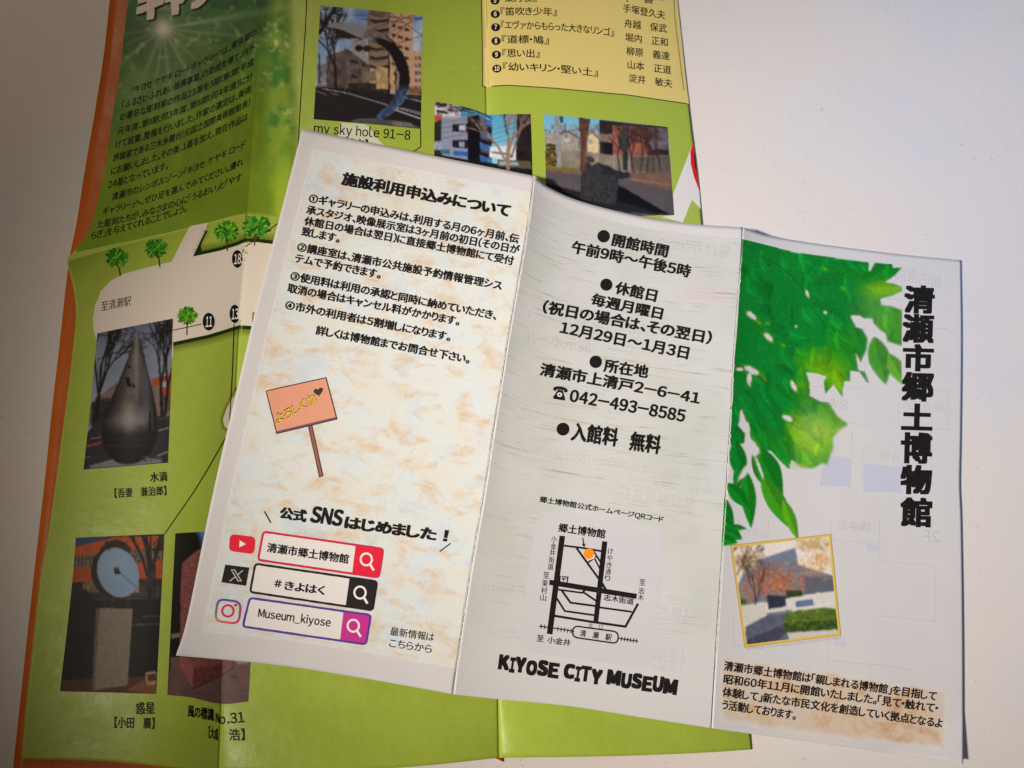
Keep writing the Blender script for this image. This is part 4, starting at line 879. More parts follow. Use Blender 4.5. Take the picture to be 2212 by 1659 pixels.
def background(i, u0, u1, v0, v1, mat, parent, size=(99, 210), n=(60, 90), label=None, fr=None, quad=None):
    """printed tone over part of a panel, its own texture on the same surface"""
    if quad is None:
        S = ML.patches[i]; nv, nu = S.shape[:2]
        us, vs = np.linspace(u0, u1, n[0])*(nu-1), np.linspace(v0, v1, n[1])*(nv-1)
        ui, vi = np.clip(us.astype(int), 0, nu-2), np.clip(vs.astype(int), 0, nv-2); fu, fv = (us-ui)[None, :, None], (vs-vi)[:, None, None]
        g = lambda a, b: S[np.ix_(a, b)]
        Q = (g(vi, ui)*(1-fu)+g(vi, ui+1)*fu)*(1-fv) + (g(vi+1, ui)*(1-fu)+g(vi+1, ui+1)*fu)*fv
    else: Q = coons(*[px(fr, k) for k in quad], n[0], n[1])
    P = Q.reshape(-1, 2); out, nor = ML.drop(P, 0)
    me = bpy.data.meshes.new('background_print'); me.from_pydata((out-ML.off).tolist(), [], grid_faces(n[1], n[0]).tolist())
    uvl = me.uv_layers.new(name='UVMap'); U, V = np.meshgrid(np.linspace(u0, u1, n[0])*size[0]/100, (1-np.linspace(v0, v1, n[1]))*size[1]/100)
    li = np.array([l.vertex_index for l in me.loops]); uvl.data.foreach_set('uv', np.stack([U.ravel(), V.ravel()], -1)[li].ravel())
    me.polygons.foreach_set('use_smooth', [True]*len(me.polygons)); me.update(); me.normals_split_custom_set_from_vertices(nor.tolist())
    o = link('background_print', me, parent, mat)
    if label: o['label'] = label
background(0, .055, .992, .028, .955, M_MARBLE, q1, label='cream marbled printed background')
background(1, 0.008, .995, .022, .995, M_WOOD, q2, label='pale grey wood-grain printed background')
background(2, 0, 1, 0, 1, M_BEIGE, q3, n=(60, 24), fr='G', quad=([(140, 862), (900, 975), (1752, 1105)], [(130, 1385), (760, 1478), (1725, 1580)], [(140, 862), (132, 1385)], [(1752, 1105), (1725, 1580)]), size=(80, 26), label='blotchy beige text background')

# show-through of the print on the back
def ghosts():
    Gc = (120, 122, 140)
    p = Print(ML)
    for fr, s, a, b, h, al in [('A', '伝承スタジオ', (1310, 290), (720, 200), 78, .13), ('A', '創作の人がとが受けついでは、', (1545, 925), (300, 700), 50, .07), ('A', 'できる部屋です。うどん作りや', (1545, 1010), (160, 850), 46, .12), ('A', 'こでは機を大切にしており、', (1530, 1070), (330, 890), 46, .10), ('A', 'ます。', (1500, 1215), (1360, 1195), 40, .12),
                               ('A', '16mmフィルムやDVDで', (750, 1395), (100, 1290), 50, .16), ('A', 'の映画会を定期的に開催', (735, 1470), (100, 1365), 50, .16), ('A', 'しています。', (715, 1530), (450, 1480), 46, .16),
                               ('B', '当博主催の企画展や会', (1960, 1050), (1270, 940), 46, .12), ('B', '行うのをはじめ市民の文', (1930, 1125), (1270, 1020), 48, .12), ('B', '化活動の発表', (1900, 1180), (1500, 1110), 46, .10),
                               ('C', 'さんの文化活動の場', (1850, 700), (1130, 600), 46, .12), ('C', '流を行っています。', (1830, 770), (1130, 680), 46, .10)]:
        p.text(fr, s, a, b, h, Gc, 0, (0, -1), 0, 1, al*1.1)
    p.disc('B', (815, 130), 130, 118, (150, 120, 96), 1, .10, 0, 24); p.disc('C', (985, 130), 95, 80, (120, 110, 120), 1, .09, 0, 20)
    p.poly('A', [(240, 145), (950, 240), (1680, 470), (1600, 760), (700, 640), (200, 470)], (120, 124, 134), .8, .10, 20); p.poly('A', [(880, 690), (1180, 720), (1360, 760), (1340, 800), (1180, 790), (900, 740)], (90, 100, 104), .9, .10, 20)
    p.poly('C', [(320, 420), (700, 470), (690, 600), (300, 560)], (120, 130, 170), .8, .08, 20); p.poly('C', [(700, 620), (1010, 660), (990, 760), (690, 730)], (120, 130, 170), .8, .08, 20)
    p.build('show_through', q1, label='faint mirrored print showing through from the back')
    p = Print(ML)
    for fr, s, a, b, h, al in [('D', '受付カウンター', (1690, 530), (1120, 450), 80, .22), ('D', 'してください。ぜひご', (1640, 1060), (340, 870), 46, .10), ('D', 'ペースです。博物館の', (1640, 1130), (330, 930), 46, .12), ('D', '展示ホール', (760, 1170), (300, 1090), 84, .24), ('D', 'す。博物館へ', (1635, 1195), (1300, 1150), 46, .14), ('D', '覧ください。', (1625, 1260), (1330, 1215), 46, .16),
                               ('E', 'テーマ展示や、清瀬の縄文時代の土器を中心に', (1760, 345), (450, 120), 54, .18), ('E', '展示しています。', (1755, 415), (1340, 360), 50, .20), ('E', '常設展示室１', (1650, 520), (1180, 445), 90, .20),
                               ('E', '【歴史展示室】', (1600, 1230), (1120, 1150), 54, .22), ('E', '清瀬の古代から近代の歴史を展示し、近世', (1620, 1285), (500, 1110), 52, .20), ('E', 'によって出土した様々な資料', (1610, 1350), (880, 1235), 50, .20), ('E', 'などを展示してい', (1500, 1385), (1000, 1310), 50, .14),
                               ('E', '【民俗展示室】', (1575, 1500), (1120, 1430), 54, .20), ('E', '平成29年3月に国の重要有形民俗文化財に指定された', (1590, 1555), (250, 1345), 54, .22), ('E', '「清瀬のうちおり」を展示しています。', (1560, 1615), (620, 1475), 52, .20), ('E', '展開催期', (440, 1080), (230, 1050), 44, .14)]:
        p.text(fr, s, a, b, h, (112, 112, 140), 0, (0, -1), 0, 1, al*1.1)
    p.poly('D', [(1380, 690), (1660, 730), (1650, 830), (1370, 800)], (190, 110, 140), .8, .10, 20); p.poly('D', [(440, 280), (1680, 440), (1600, 760), (400, 600)], (110, 112, 120), .8, .045, 20)
    p.poly('E', [(990, 620), (1530, 700), (1480, 1060), (880, 960)], (130, 136, 160), 1.5, .09, 20); p.disc('E', (1622, 700), 62, 60, (120, 120, 150), 1, .10)
    p.poly('E', [(300, 20), (1760, 60), (1740, 130), (500, 60)], (110, 120, 130), .8, .06, 20); p.poly('E', [(480, 700), (700, 730), (660, 1100), (450, 1080)], (130, 136, 160), .8, .08, 20)
    p.build('show_through', q2, label='faint mirrored print showing through from the back')
    p = Print(ML); g = (110, 112, 128)
    for fr, s, a, b, h, al in [('F', '館内案内', (1660, 330), (1350, 270), 86, .20), ('F', '図書', (1030, 1145), (910, 1125), 66, .22), ('F', '寄贈', (1380, 1500), (1250, 1480), 66, .18), ('F', '展示室', (1690, 1170), (1400, 1130), 60, .18), ('G', '講座室', (1185, 80), (965, 60), 66, .26), ('G', '2F', (1650, 150), (1530, 145), 80, .24), ('G', '映像室', (490, 120), (340, 100), 50, .18)]:
        p.text(fr, s, a, b, h, g, 0, (0, -1), 0, 1, al*1.1)
    for fr, pts in [('F', [(1140, 570), (1700, 600)]), ('F', [(1700, 1010), (1705, 1275), (1370, 1250), (1375, 1005), (1700, 1010)]), ('F', [(560, 970), (1140, 1005)]), ('F', [(550, 1160), (1190, 1250)]), ('F', [(1130, 1390), (1130, 1650)]), ('F', [(1130, 1380), (1190, 1388)]), ('F', [(1060, 1250), (1050, 1658)]),
                    ('F', [(1100, 370), (1400, 410), (1390, 470)]), ('F', [(1150, 575), (1145, 960)]), ('G', [(920, 0), (920, 130), (1240, 160), (1245, 0)]), ('G', [(1245, 160), (1240, 270), (1615, 305), (1615, 680), (1250, 640)]), ('G', [(500, 180), (1000, 230)]), ('G', [(300, 0), (310, 150)]), ('G', [(500, 0), (500, 100)]),
                    ('G', [(270, 600), (265, 830), (460, 860), (470, 620)]), ('G', [(900, 760), (900, 940), (1250, 970), (1450, 1000)]), ('G', [(990, 130), (990, 190)])]:
        p.stroke(fr, pts, 3.5, g, 1, .30)
    p.poly('F', [(880, 1450), (1050, 1465), (1050, 1658), (840, 1650)], (110, 135, 200), .8, .26, 20); p.poly('F', [(1140, 1500), (1400, 1530), (1390, 1700), (1135, 1690)], (110, 135, 200), .8, .26, 20); p.poly('G', [(1160, 160), (1240, 170), (1240, 210), (1160, 200)], (120, 140, 190), .8, .22, 20); p.poly('G', [(940, 780), (1010, 790), (1010, 850), (940, 840)], (120, 140, 190), .8, .2, 20)
    p.build('show_through', q3, label='faint mirrored floor plan showing through from the back')
ghosts()

# --- left panel lettering
B_ = .0255
Print(ML).text('A', '施設利用申込みについて', (480, 238), (1608, 458), 92, INK, .030, None, 0, 3).build('heading_lettering', q1)
for s, x0, y0, x1, y1 in [('①ギャラリーの申込みは、利用する月の6ヶ月前、伝', 262, 356, 1668, 634), ('承スタジオ、映像展示室は3ヶ月前の初日(その日が', 244, 434, 1672, 706), ('休館日の場合は翌日)に直接郷土博物館にて受付', 230, 508, 1634, 780), ('致します。', 212, 578, 470, 630),
                          ('②講座室は、清瀬市公共施設予約情報管理シス', 184, 682, 1556, 946), ('テムで予約できます。', 168, 758, 745, 870), ('③使用料は利用の承認と同時に納めていただき、', 138, 876, 1520, 1146), ('取消の場合はキャンセル料がかかります。', 118, 958, 1272, 1184),
                          ('④市外の利用者は5割増しになります。', 104, 1070, 1212, 1288), ('詳しくは博物館までお問合せ下さい。', 308, 1240, 1340, 1438)]:
    Print(ML).text('A', s, (x0, y0), (x1, y1), 66, INK, B_, None, 0, 3).build('text_line', q1)
def sign():
    p = Print(ML); o = (54, 40, 48)
    p.poly('B', [(944, 452), (968, 446), (1042, 785), (1018, 792)], (150, 98, 84), 2, 1, 12); p.stroke('B', [(944, 452), (1018, 792), (1042, 785), (968, 446)], 6, o, 2.5)
    p.poly('B', [(661, 217), (1062, 128), (1135, 405), (733, 502)], (222, 158, 132), 3, 1, 12)
    p.poly('B', [(729, 487), (1131, 390), (1135, 405), (733, 502)], (120, 90, 110), 3.4, 1, 12)
    p.stroke('B', [(661, 217), (1062, 128), (1135, 405), (733, 502)], 7, o, 3.8, closed=True)
    for c, b, l, g_ in ((o, .026, 4, 3), ((232, 208, 50), .006, 5, 0)): p.text('B', 'よろしくね', (733-g_, 446), (1002+g_, 290), 66+2*g_, c, b, (-.25, -1), 4, l)
    t = np.linspace(0, 2*math.pi, 30); hx, hy = 16*np.sin(t)**3, 13*np.cos(t)-5*np.cos(2*t)-2*np.cos(3*t)-np.cos(4*t)
    p.poly('B', np.stack([1012+hx*2.0+hy*-.3, 222-hy*1.9+hx*-.5], -1)[:-1], (60, 54, 54), 4, 1, 12)
    p.build('signboard_print', q1, label='printed pink signboard on a brown stick')
sign()
(Print(ML).text('B', '公式', (747, 1072), (928, 1098), 84, INK, .030, None, 0, 3).text('B', 'SNS', (950, 1096), (1164, 1126), 112, INK, .028, (.22, -1), 0, 3)
 .text('B', 'はじめました', (1180, 1136), (1797, 1222), 84, INK, .030, None, 0, 3).text('B', '！', (1842, 1222), (1872, 1226), 76, INK, .03, (.2, -1), 0, 3)).build('heading_lettering', q1)
Print(ML).stroke('B', [(650, 1022), (693, 1100)], 9, INK, 3).build('accent_stroke', q1); Print(ML).stroke('B', [(1822, 1292), (1897, 1236)], 8, INK, 3).build('accent_stroke', q1)
def lerp(a, b, t): return (a[0]+(b[0]-a[0])*t, a[1]+(b[1]-a[1])*t)
def rrect(q, r):
    """rounded outline of a quad"""
    out = []
    for i in range(4):
        a, b, c = q[i-1], q[i], q[(i+1) % 4]
        la, lc = math.dist(a, b), math.dist(b, c); p0, p1 = lerp(b, a, r/la), lerp(b, c, r/lc)
        for t in np.linspace(0, 1, 6): out.append(((1-t)**2*p0[0]+2*t*(1-t)*b[0]+t*t*p1[0], (1-t)**2*p0[1]+2*t*(1-t)*b[1]+t*t*p1[1]))
    return out
def searchbox(q, split, border, block, mag, text, tp, tb):
    p = Print(ML)
    a, b = split
    p.poly('C', rrect(q, 24), (228, 228, 230), 2, 1, 12)
    blk = [lerp(q[0], q[1], a), q[1], q[2], lerp(q[3], q[2], b)]
    p.poly('C', [blk[0]] + rrect([blk[0], blk[1], blk[2], blk[3]], 24)[6:18] + [blk[3]], block, 3, 1, 12)
    inset = [lerp(q[k], q[(k+2) % 4], .009) for k in range(4)]
    p.stroke('C', rrect(inset, 24), 15, border, 4, closed=True, rough=.12)
    (mx, my) = mag; t = np.linspace(0, 2*math.pi, 25)[:-1]
    p.stroke('C', [(mx+38*math.cos(k), my+40*math.sin(k)) for k in t], 13, (244, 240, 242), 5, closed=True); p.stroke('C', [(mx+26, my+34), (mx+50, my+74)], 15, (244, 240, 242), 5.3)
    for s, p0, p1, h, bd in text: p.text('C', s, p0, p1, h, INK, bd, None, 0, 5)
    p.build('search_box', q1)
searchbox([(636, 74), (1453, 191), (1422, 386), (599, 266)], (.765, .775), (206, 44, 82), (226, 36, 62), (1332, 262), [('清瀬市郷土博物館', (663, 213), (1210, 294), 66, .018)], None, None)
searchbox([(582, 289), (1411, 409), (1381, 606), (546, 481)], (.770, .775), (34, 32, 33), (38, 36, 37), (1290, 484), [('＃', (712, 446), (764, 452), 50, .02), ('きよはく', (780, 466), (1052, 502), 62, .02)], None, None)
searchbox([(545, 517), (1369, 634), (1336, 834), (497, 712)], (.770, .785), (92, 62, 158), (200, 52, 150), (1245, 706), [('Museum_kiyose', (603, 664), (1088, 730), 78, .012)], None, None)
(Print(ML).poly('C', rrect([(420, 92), (592, 112), (580, 228), (411, 206)], 34), (226, 40, 62), 3, 1, 12).poly('C', [(485, 135), (527, 160), (482, 182)], (248, 240, 240), 4)).build('video_logo', q1, label='red rounded video play logo')
(Print(ML).poly('C', [(388, 297), (549, 317), (527, 439), (362, 415)], (36, 34, 35), 3, 1, 12).stroke('C', [(428, 330), (450, 332), (496, 408), (474, 406)], 5, (225, 225, 225), 4, closed=True)
 .stroke('C', [(506, 336), (470, 366)], 5, (225, 225, 225), 4).stroke('C', [(458, 376), (418, 408)], 5, (225, 225, 225), 4)).build('letter_logo', q1, label='black square logo with a white outlined X')
def camera_logo():
    p = Print(ML); q = [(338, 526), (494, 548), (478, 694), (318, 674)]; R = rrect(q, 48); n = len(R)
    for i in range(n):
        a, b = R[i], R[(i+1) % n]; y = ((a[1]+b[1])/2-526)/168; x = ((a[0]+b[0])/2-318)/176
        c = np.array([60, 92, 190])*(1-y)*(1-x*.4) + np.array([240, 150, 60])*y*(1-x) + np.array([218, 44, 110])*x*(.3+.7*y); w = (1-y)*(1-x*.4)+y*(1-x)+x*(.3+.7*y)
        p.stroke('C', [a, b], 15, c/w, 3+.01*i)
    t = np.linspace(0, 2*math.pi, 25)[:-1]; p.stroke('C', [(405+38*math.cos(k), 607+38*math.sin(k)) for k in t], 14, (216, 50, 92), 3.5, closed=True); p.disc('C', (458, 568), 10, 10, (200, 46, 130), 3.5)
    p.build('camera_logo', q1, label='rounded camera outline logo in rainbow colours')
camera_logo()
Print(ML).text('C', '最新情報は', (1489, 770), (1782, 812), 58, INK, .006, None, 0, 3).text('C', 'こちらから', (1482, 846), (1768, 890), 54, INK, .006, None, 0, 3).build('text_line', q1)

# --- middle panel lettering
def lines(fr, items, parent, name='text_line'):
    for s, p0, p1, h, *r in items:
        q = Print(ML).text(fr, s, p0, p1, h, INK, r[0] if r else B_, None, 0, 3)
        if len(r) > 1: q.disc(fr, r[1][:2], r[1][2], r[1][2], INK, 3)
        q.build(name, parent)
def phone():
    p = Print(ML); c = px('D', (547, 1432)); a = math.radians(9); k = 1/2/1.54928
    f = lambda P: np.array([[c[0]+(x*math.cos(a)-y*math.sin(a))*k, c[1]+(x*math.sin(a)+y*math.cos(a))*k] for x, y in P])
    p.poly(None, f([(-50, -14), (-46, -34), (-26, -43), (0, -46), (26, -43), (46, -34), (50, -14), (26, -10), (24, -24), (-24, -24), (-26, -10)]), INK, 3)
    p.poly(None, f([(-16, -20), (-14, -30), (-6, -30), (-6, -20), (6, -20), (6, -30), (14, -30), (16, -20), (40, 30), (40, 44), (-40, 44), (-40, 30)]), INK, 3.5)
    t = np.linspace(0, 2*math.pi, 20)[:-1]; p.poly(None, f([(17*math.cos(q), 10+15*math.sin(q)) for q in t]), (225, 226, 224), 4); p.poly(None, f([(7*math.cos(q), 10+6*math.sin(q)) for q in t]), INK, 4.5)
    p.build('telephone_symbol', q2)
lines('D', [('開館時間', (888, 446), (1264, 528), 90, B_, (840, 382, 42)), ('午前9時～午後5時', (617, 494), (1416, 664), 90), ('休館日', (908, 766), (1188, 826), 90, B_, (858, 706, 41)), ('毎週月曜日', (748, 842), (1228, 944), 86),
            ('（祝日の場合は、その翌日）', (424, 896), (1556, 1110), 94), ('12月29日～1月3日', (540, 1034), (1402, 1210), 88), ('所在地', (834, 1290), (1134, 1336), 92, B_, (787, 1222, 42)), ('清瀬市上清戸2－6－41', (406, 1314), (1480, 1512), 92), ('042-493-8585', (606, 1488), (1380, 1628), 86)], q2)
phone()
lines('O', [('入館料', (1231, 952), (1333, 966), 42, B_, (1216, 927, 14)), ('無料', (1357, 973), (1425, 983), 43)], q2)
lines('E', [('郷土博物館公式ホームページQRコード', (608, 466), (1436, 604), 48, .018)], q2)
def map_print():
    p = Print(ML)
    p.poly('E', rrect([(592, 520), (1452, 640), (1384, 1570), (466, 1462)], 120), (200, 202, 210), 1.2, .8, 14)
    K = INK
    p.poly('E', [(745, 685), (782, 688), (697, 1347), (659, 1341)], K, 3, 1, 12); p.poly('E', [(1030, 722), (1065, 726), (1003, 1270), (970, 1266)], K, 3, 1, 12); p.poly('E', [(678, 980), (1263, 1075), (1258, 1109), (675, 1015)], K, 3.4, 1, 12)
    for pts, w in [([(775, 752), (900, 768), (1030, 790)], 13), ([(858, 768), (1008, 975)], 14), ([(972, 790), (1022, 866)], 12), ([(1010, 900), (1028, 930)], 10), ([(936, 864), (990, 826)], 11), ([(980, 840), (1014, 905)], 10), ([(1005, 965), (1052, 1045)], 18),
                   ([(733, 1046), (820, 1058), (895, 1068), (915, 1050)], 12), ([(756, 1048), (818, 1134), (985, 1156)], 14), ([(898, 1060), (990, 1122)], 13), ([(1008, 1165), (1228, 1195)], 13), ([(1270, 1140), (1186, 1294), (960, 1262), (712, 1222)], 16), ([(722, 1098), (780, 1190), (978, 1218)], 13), ([(708, 1224), (800, 1236)], 12),
                   ([(608, 1291), (735, 1308), (842, 1326)], 8), ([(1140, 1372), (1270, 1392)], 8)]: p.stroke('E', pts, w, K, 3.2)
    for k in range(10):
        t = k/9; x, y = 622+t*200, 1293+t*30
        if not 655 < x < 715: p.stroke('E', [(x+2, y-15), (x-2, y+15)], 6, K, 3.2)
    for k in range(6): x, y = 1160+k*20, 1375+k*3; p.stroke('E', [(x+2, y-15), (x-2, y+15)], 6, K, 3.2)
    p.stroke('E', rrect([(835, 1288), (1140, 1330), (1134, 1408), (830, 1364)], 38), 10, K, 3.3, closed=True)
    p.stroke('E', [(900, 700), (908, 748)], 8, K, 3); p.poly('E', [(892, 738), (920, 742), (909, 764)], K, 3)
    p.poly('E', [(942, 850), (978, 838), (984, 812), (960, 800)], (236, 236, 238), 3.4); p.disc('E', (942, 806), 36, 35, (242, 148, 28), 3.6)
    p.stroke('E', [(750, 956), (800, 962), (794, 1006), (744, 1000)], 6, K, 3.2, closed=True); p.text('E', '〒', (757, 990), (783, 993), 26, K, .03, None, 0, 3.4)
    for s, a, b, h, bd in [('郷土博物館', (733, 660), (1048, 706), 62, .02), ('志木街道', (1038, 1118), (1238, 1150), 44, .012), ('清　瀬　駅', (878, 1358), (1090, 1390), 46, .012), ('北　口', (936, 1302), (1030, 1314), 32, .004), ('至', (590, 1392), (636, 1398), 44, .012), ('小金井', (660, 1404), (815, 1426), 46, .012)]: p.text('E', s, a, b, h, K, bd, None, 0, 3.6)
    p.column('E', '小金井街道', [(708, 708), (703, 755), (697, 800), (690, 848), (684, 893)], 42, c=K, bold=.008); p.column('E', '至東村山', [(655, 950), (646, 1003), (641, 1052), (635, 1100)], 44, c=K, bold=.008)
    p.column('E', 'けやき通り', [(1085, 790), (1080, 835), (1075, 882), (1070, 926), (1066, 970)], 40, c=K, bold=.008); p.column('E', '至志木', [(1298, 998), (1293, 1054), (1288, 1098)], 42, c=K, bold=.008)
    p.build('access_map', q2, label='black street map with an orange dot')
map_print()
def show_title():
    p = Print(ML); import re as _r
    for word, (x0, y0), (x1, y1) in (('KIYOSE', (530, 1003), (936, 1058)), ('CITY', (966, 1062), (1224, 1098)), ('MUSEUM', (1254, 1103), (1728, 1168))):
        wid = [{'I': .5, 'M': 1.35, 'T': .9}.get(ch, 1) for ch in word]; tot = sum(wid); acc = 0
        for i, (ch, w) in enumerate(zip(word, wid)):
            a, b = acc/tot, (acc+w*.99)/tot; acc += w; j = (-6, 5, -3, 6, 0, 4)[i % 6]
            p.text('H', ch, lerp((x0, y0+j), (x1, y1+j), a), lerp((x0, y0+j), (x1, y1+j), b), 108-abs(j), INK, .052, None, 0, 3)
    p.build('heading_lettering', q2)
show_title()

# --- right panel
def leaves():
    pc = Picture('F', [(324, 0), (700, 86), (1172, 148), (1400, 178)], [(150, 2080), (700, 2110), (1250, 2170)], [(324, 0), (300, 470), (272, 830), (258, 1080), (236, 1350), (210, 1660), (185, 2080)], [(1400, 178), (1395, 800), (1385, 1200), (1250, 2170)], 1.6, (0, 138, 62), 0)
    x, y = pc.x, pc.y; R = random.Random(5)
    J = lambda P: [((2300+a/1.9627-2321)*2, (700+b/1.9627-800)*2) for a, b in P]
    out = J([(340, 150), (372, 193), (700, 282), (1192, 350), (1195, 412), (1232, 352), (1345, 360), (1352, 384), (1412, 382), (1360, 440), (1300, 480), (1370, 492), (1418, 515), (1412, 540), (1340, 572), (1270, 590), (1275, 628), (1330, 632), (1420, 665), (1420, 905), (1310, 870), (1300, 815), (1270, 800), (1215, 745), (1215, 720),
             (1160, 720), (1130, 700), (1070, 700), (1110, 775), (1150, 785), (1188, 850), (1175, 930), (1138, 1012), (1105, 940), (1125, 1060), (1165, 1065), (1197, 1140), (1180, 1142), (1130, 1072), (1070, 1062), (1072, 1130), (1030, 1132), (1017, 1235), (960, 1155), (905, 1215), (895, 1130), (912, 1100), (850, 1080), (780, 1070), (805, 1150),
             (803, 1225), (870, 1260), (930, 1270), (990, 1360), (1065, 1415), (1020, 1440), (960, 1500)]) + [(940, 1400), (905, 1490), (902, 1530), (870, 1500), (800, 1540), (720, 1530), (655, 1480), (638, 1542), (560, 1470), (520, 1420), (432, 1412), (372, 1318), (352, 1230), (318, 1130), (300, 1250), (345, 1300), (340, 1370), (180, 1380), (190, 900), (250, 500)]
    m = pc.inside(out); pc.A = m.copy()
    n1, n2 = vnoise(x, y, 170, 3, 3), vnoise(x, y, 40, 6, 3)
    pc.C = np.array([0, 140, 64])*(1+.10*(n1-.5))[..., None] + np.array([10, 0, 0])*n2[..., None]
    def soft(cx, cy, rx, ry, c, a, ang=0): pc.blob(cx, cy, rx, ry, c, a, .75, ang)
    # lighter, yellower foliage where single leaves let light through
    soft(1310, 560, 260, 280, (74, 164, 34), 1); soft(1290, 340, 240, 110, (128, 188, 22), 1); soft(1330, 880, 90, 170, (92, 172, 26), 1); soft(1010, 780, 190, 160, (40, 152, 40), .9)
    soft(880, 860, 250, 150, (116, 186, 20), 1, 20); soft(960, 960, 90, 120, (138, 192, 14), 1); soft(760, 1010, 90, 90, (104, 176, 24), .9); soft(700, 820, 90, 50, (70, 160, 30), .5)
    soft(800, 1330, 300, 280, (126, 190, 22), 1); soft(830, 1310, 210, 180, (160, 208, 24), 1); soft(840, 1110, 170, 90, (52, 150, 34), 1, 20); soft(960, 1200, 60, 90, (120, 184, 26), .8); soft(1100, 250, 160, 60, (26, 146, 48), .7)
    leafs = [(1240, 225, 260, 120, -28, (30, 140, 44)), (1300, 320, 300, 100, -2, (128, 186, 20)), (1330, 520, 220, 180, 60, (52, 150, 36)), (1100, 650, 260, 120, 72, (26, 140, 44)), (980, 700, 300, 170, 60, (40, 150, 38)), (880, 880, 300, 130, 20, (116, 182, 20)), (985, 960, 220, 90, 65, (138, 194, 16)), (740, 960, 220, 110, 80, (98, 172, 26)),
             (800, 1080, 340, 170, 12, (44, 148, 38)), (900, 1180, 230, 110, 55, (100, 176, 26)), (760, 1300, 330, 190, 45, (146, 198, 22)), (600, 1380, 300, 150, 60, (24, 140, 44)), (520, 1180, 330, 170, 60, (0, 134, 62)), (430, 1240, 300, 120, 70, (0, 140, 58)), (620, 1060, 260, 150, 40, (6, 138, 56)), (500, 1330, 260, 110, 50, (30, 146, 44)), (560, 640, 260, 140, 40, (4, 136, 62)), (900, 500, 300, 170, 30, (10, 138, 60)), (860, 240, 340, 150, 170, (4, 142, 58)), (420, 330, 280, 160, 60, (0, 136, 60))]
    for cx, cy, ln, wd, an, c in leafs:
        A0 = pc.A.copy(); C0 = pc.C.copy(); pc.leaf(cx, cy, ln, wd, an, c, False, 1.0, .05); pc.C = C0*.45+pc.C*.55; pc.A = A0
    for k in range(90):
        cx, cy = R.uniform(320, 1360), R.uniform(60, 1500); i_, j_ = np.unravel_index(np.argmin((x-cx)**2+(y-cy)**2), x.shape); c0 = pc.C[i_, j_]
        A0 = pc.A.copy(); C0 = pc.C.copy(); f_ = R.choice([.86, .92, 1.1, 1.18]); pc.leaf(cx, cy, R.uniform(90, 190), R.uniform(40, 85), R.uniform(20, 120), np.clip(c0*f_+[6*(f_ > 1), 4*(f_ > 1), 0], 0, 255), True, 1.0, .08); pc.C = C0*.4+pc.C*.6; pc.A = A0
    pc.C *= (1+.16*(vnoise(x, y, 14, 12, 2)-.5))[..., None]
    # separate leaves beyond the mass
    for L in [(1247, 815, 340, 152, 76, (58, 152, 34)), (1365, 880, 260, 110, 62, (96, 172, 26)), (300, 1490, 300, 120, 80, (0, 138, 56)), (300, 1590, 250, 76, 100, (0, 136, 58)), (500, 1560, 400, 180, 62, (18, 142, 46)), (368, 1745, 390, 108, 85, (24, 146, 44)), (300, 1720, 230, 100, 50, (10, 140, 50)), (560, 1770, 430, 130, 60, (70, 160, 34)), (225, 1830, 260, 80, 70, (0, 138, 56)), (650, 1880, 300, 80, 70, (100, 176, 40)),
              (240, 1960, 200, 120, 30, (12, 142, 48)), (205, 2010, 190, 90, 15, (12, 142, 48)), (300, 1930, 120, 44, 10, (12, 142, 48)), (230, 1900, 120, 80, 40, (0, 138, 54))]: pc.leaf(*L[:5], L[5], True, 1.0, .06)
    for k in range(70):      # small lit glimpses
        cx, cy = R.uniform(330, 1330), R.uniform(40, 1450); c = R.choice([(50, 150, 44), (10, 148, 60), (84, 164, 36), (0, 130, 66)])
        soft(cx, cy, R.uniform(8, 40), R.uniform(6, 22), c, .4, R.uniform(0, 180))
    for cx, cy, rx, ry, a in [(385, 512, 40, 18, 40), (500, 655, 40, 18, 45), (760, 365, 30, 10, 70), (882, 492, 13, 12, 0), (685, 585, 8, 8, 0), (390, 880, 60, 22, 25), (372, 935, 16, 50, 0), (310, 872, 30, 12, 0), (630, 1200, 36, 18, 25), (360, 1280, 18, 66, -8), (400, 1405, 40, 56, -20), (440, 1530, 10, 90, -20), (670, 985, 40, 16, 60), (340, 1560, 20, 70, 35)]:
        t = math.radians(a); dx, dy = x-cx, y-cy; q = np.hypot((dx*math.cos(t)+dy*math.sin(t))/rx, (-dx*math.sin(t)+dy*math.cos(t))/ry)+.7*(vnoise(x, y, 16, 8)-.5)
        pc.mix(np.clip((1.7-q)*1.6, 0, 1)*.8, (96, 166, 40)); pc.A *= 1-np.clip((1.0-q)*3, 0, 1)
    for cx, cy in [(600, 712), (440, 560), (495, 565), (470, 940), (640, 1250), (1000, 330), (880, 200), (330, 1180)]: soft(cx, cy, 30, 18, (130, 180, 40), .9, 30)
    for pts, w, c in [([(505, 140), (580, 185), (660, 250), (720, 320), (760, 380)], 5, (30, 104, 50)), ([(585, 180), (640, 140), (690, 90)], 5, (50, 150, 60)), ([(340, 30), (400, 75)], 5, (40, 110, 50)), ([(360, 480), (420, 570), (500, 660), (600, 730)], 5, (60, 120, 50)), ([(280, 845), (380, 880), (490, 960)], 7, (84, 90, 50)),
                      ([(320, 1130), (345, 1260), (385, 1420), (400, 1540), (440, 1658)], 6, (92, 78, 60)), ([(385, 1440), (350, 1560), (300, 1640)], 5, (92, 78, 60)), ([(550, 1160), (640, 1210)], 5, (70, 110, 50)), ([(400, 1540), (420, 1660), (470, 1760)], 5, (92, 78, 60)), ([(640, 1230), (760, 1290)], 3, (100, 160, 40)), ([(1010, 200), (1005, 290)], 4, (50, 150, 40))]: pc.line(pts, w, c)
    pc.blob(985, 1290, 60, 60, (250, 214, 140), .6, .9, alpha=.3); pc.blob(720, 1520, 120, 40, (180, 205, 60), .8, .8, alpha=.6)
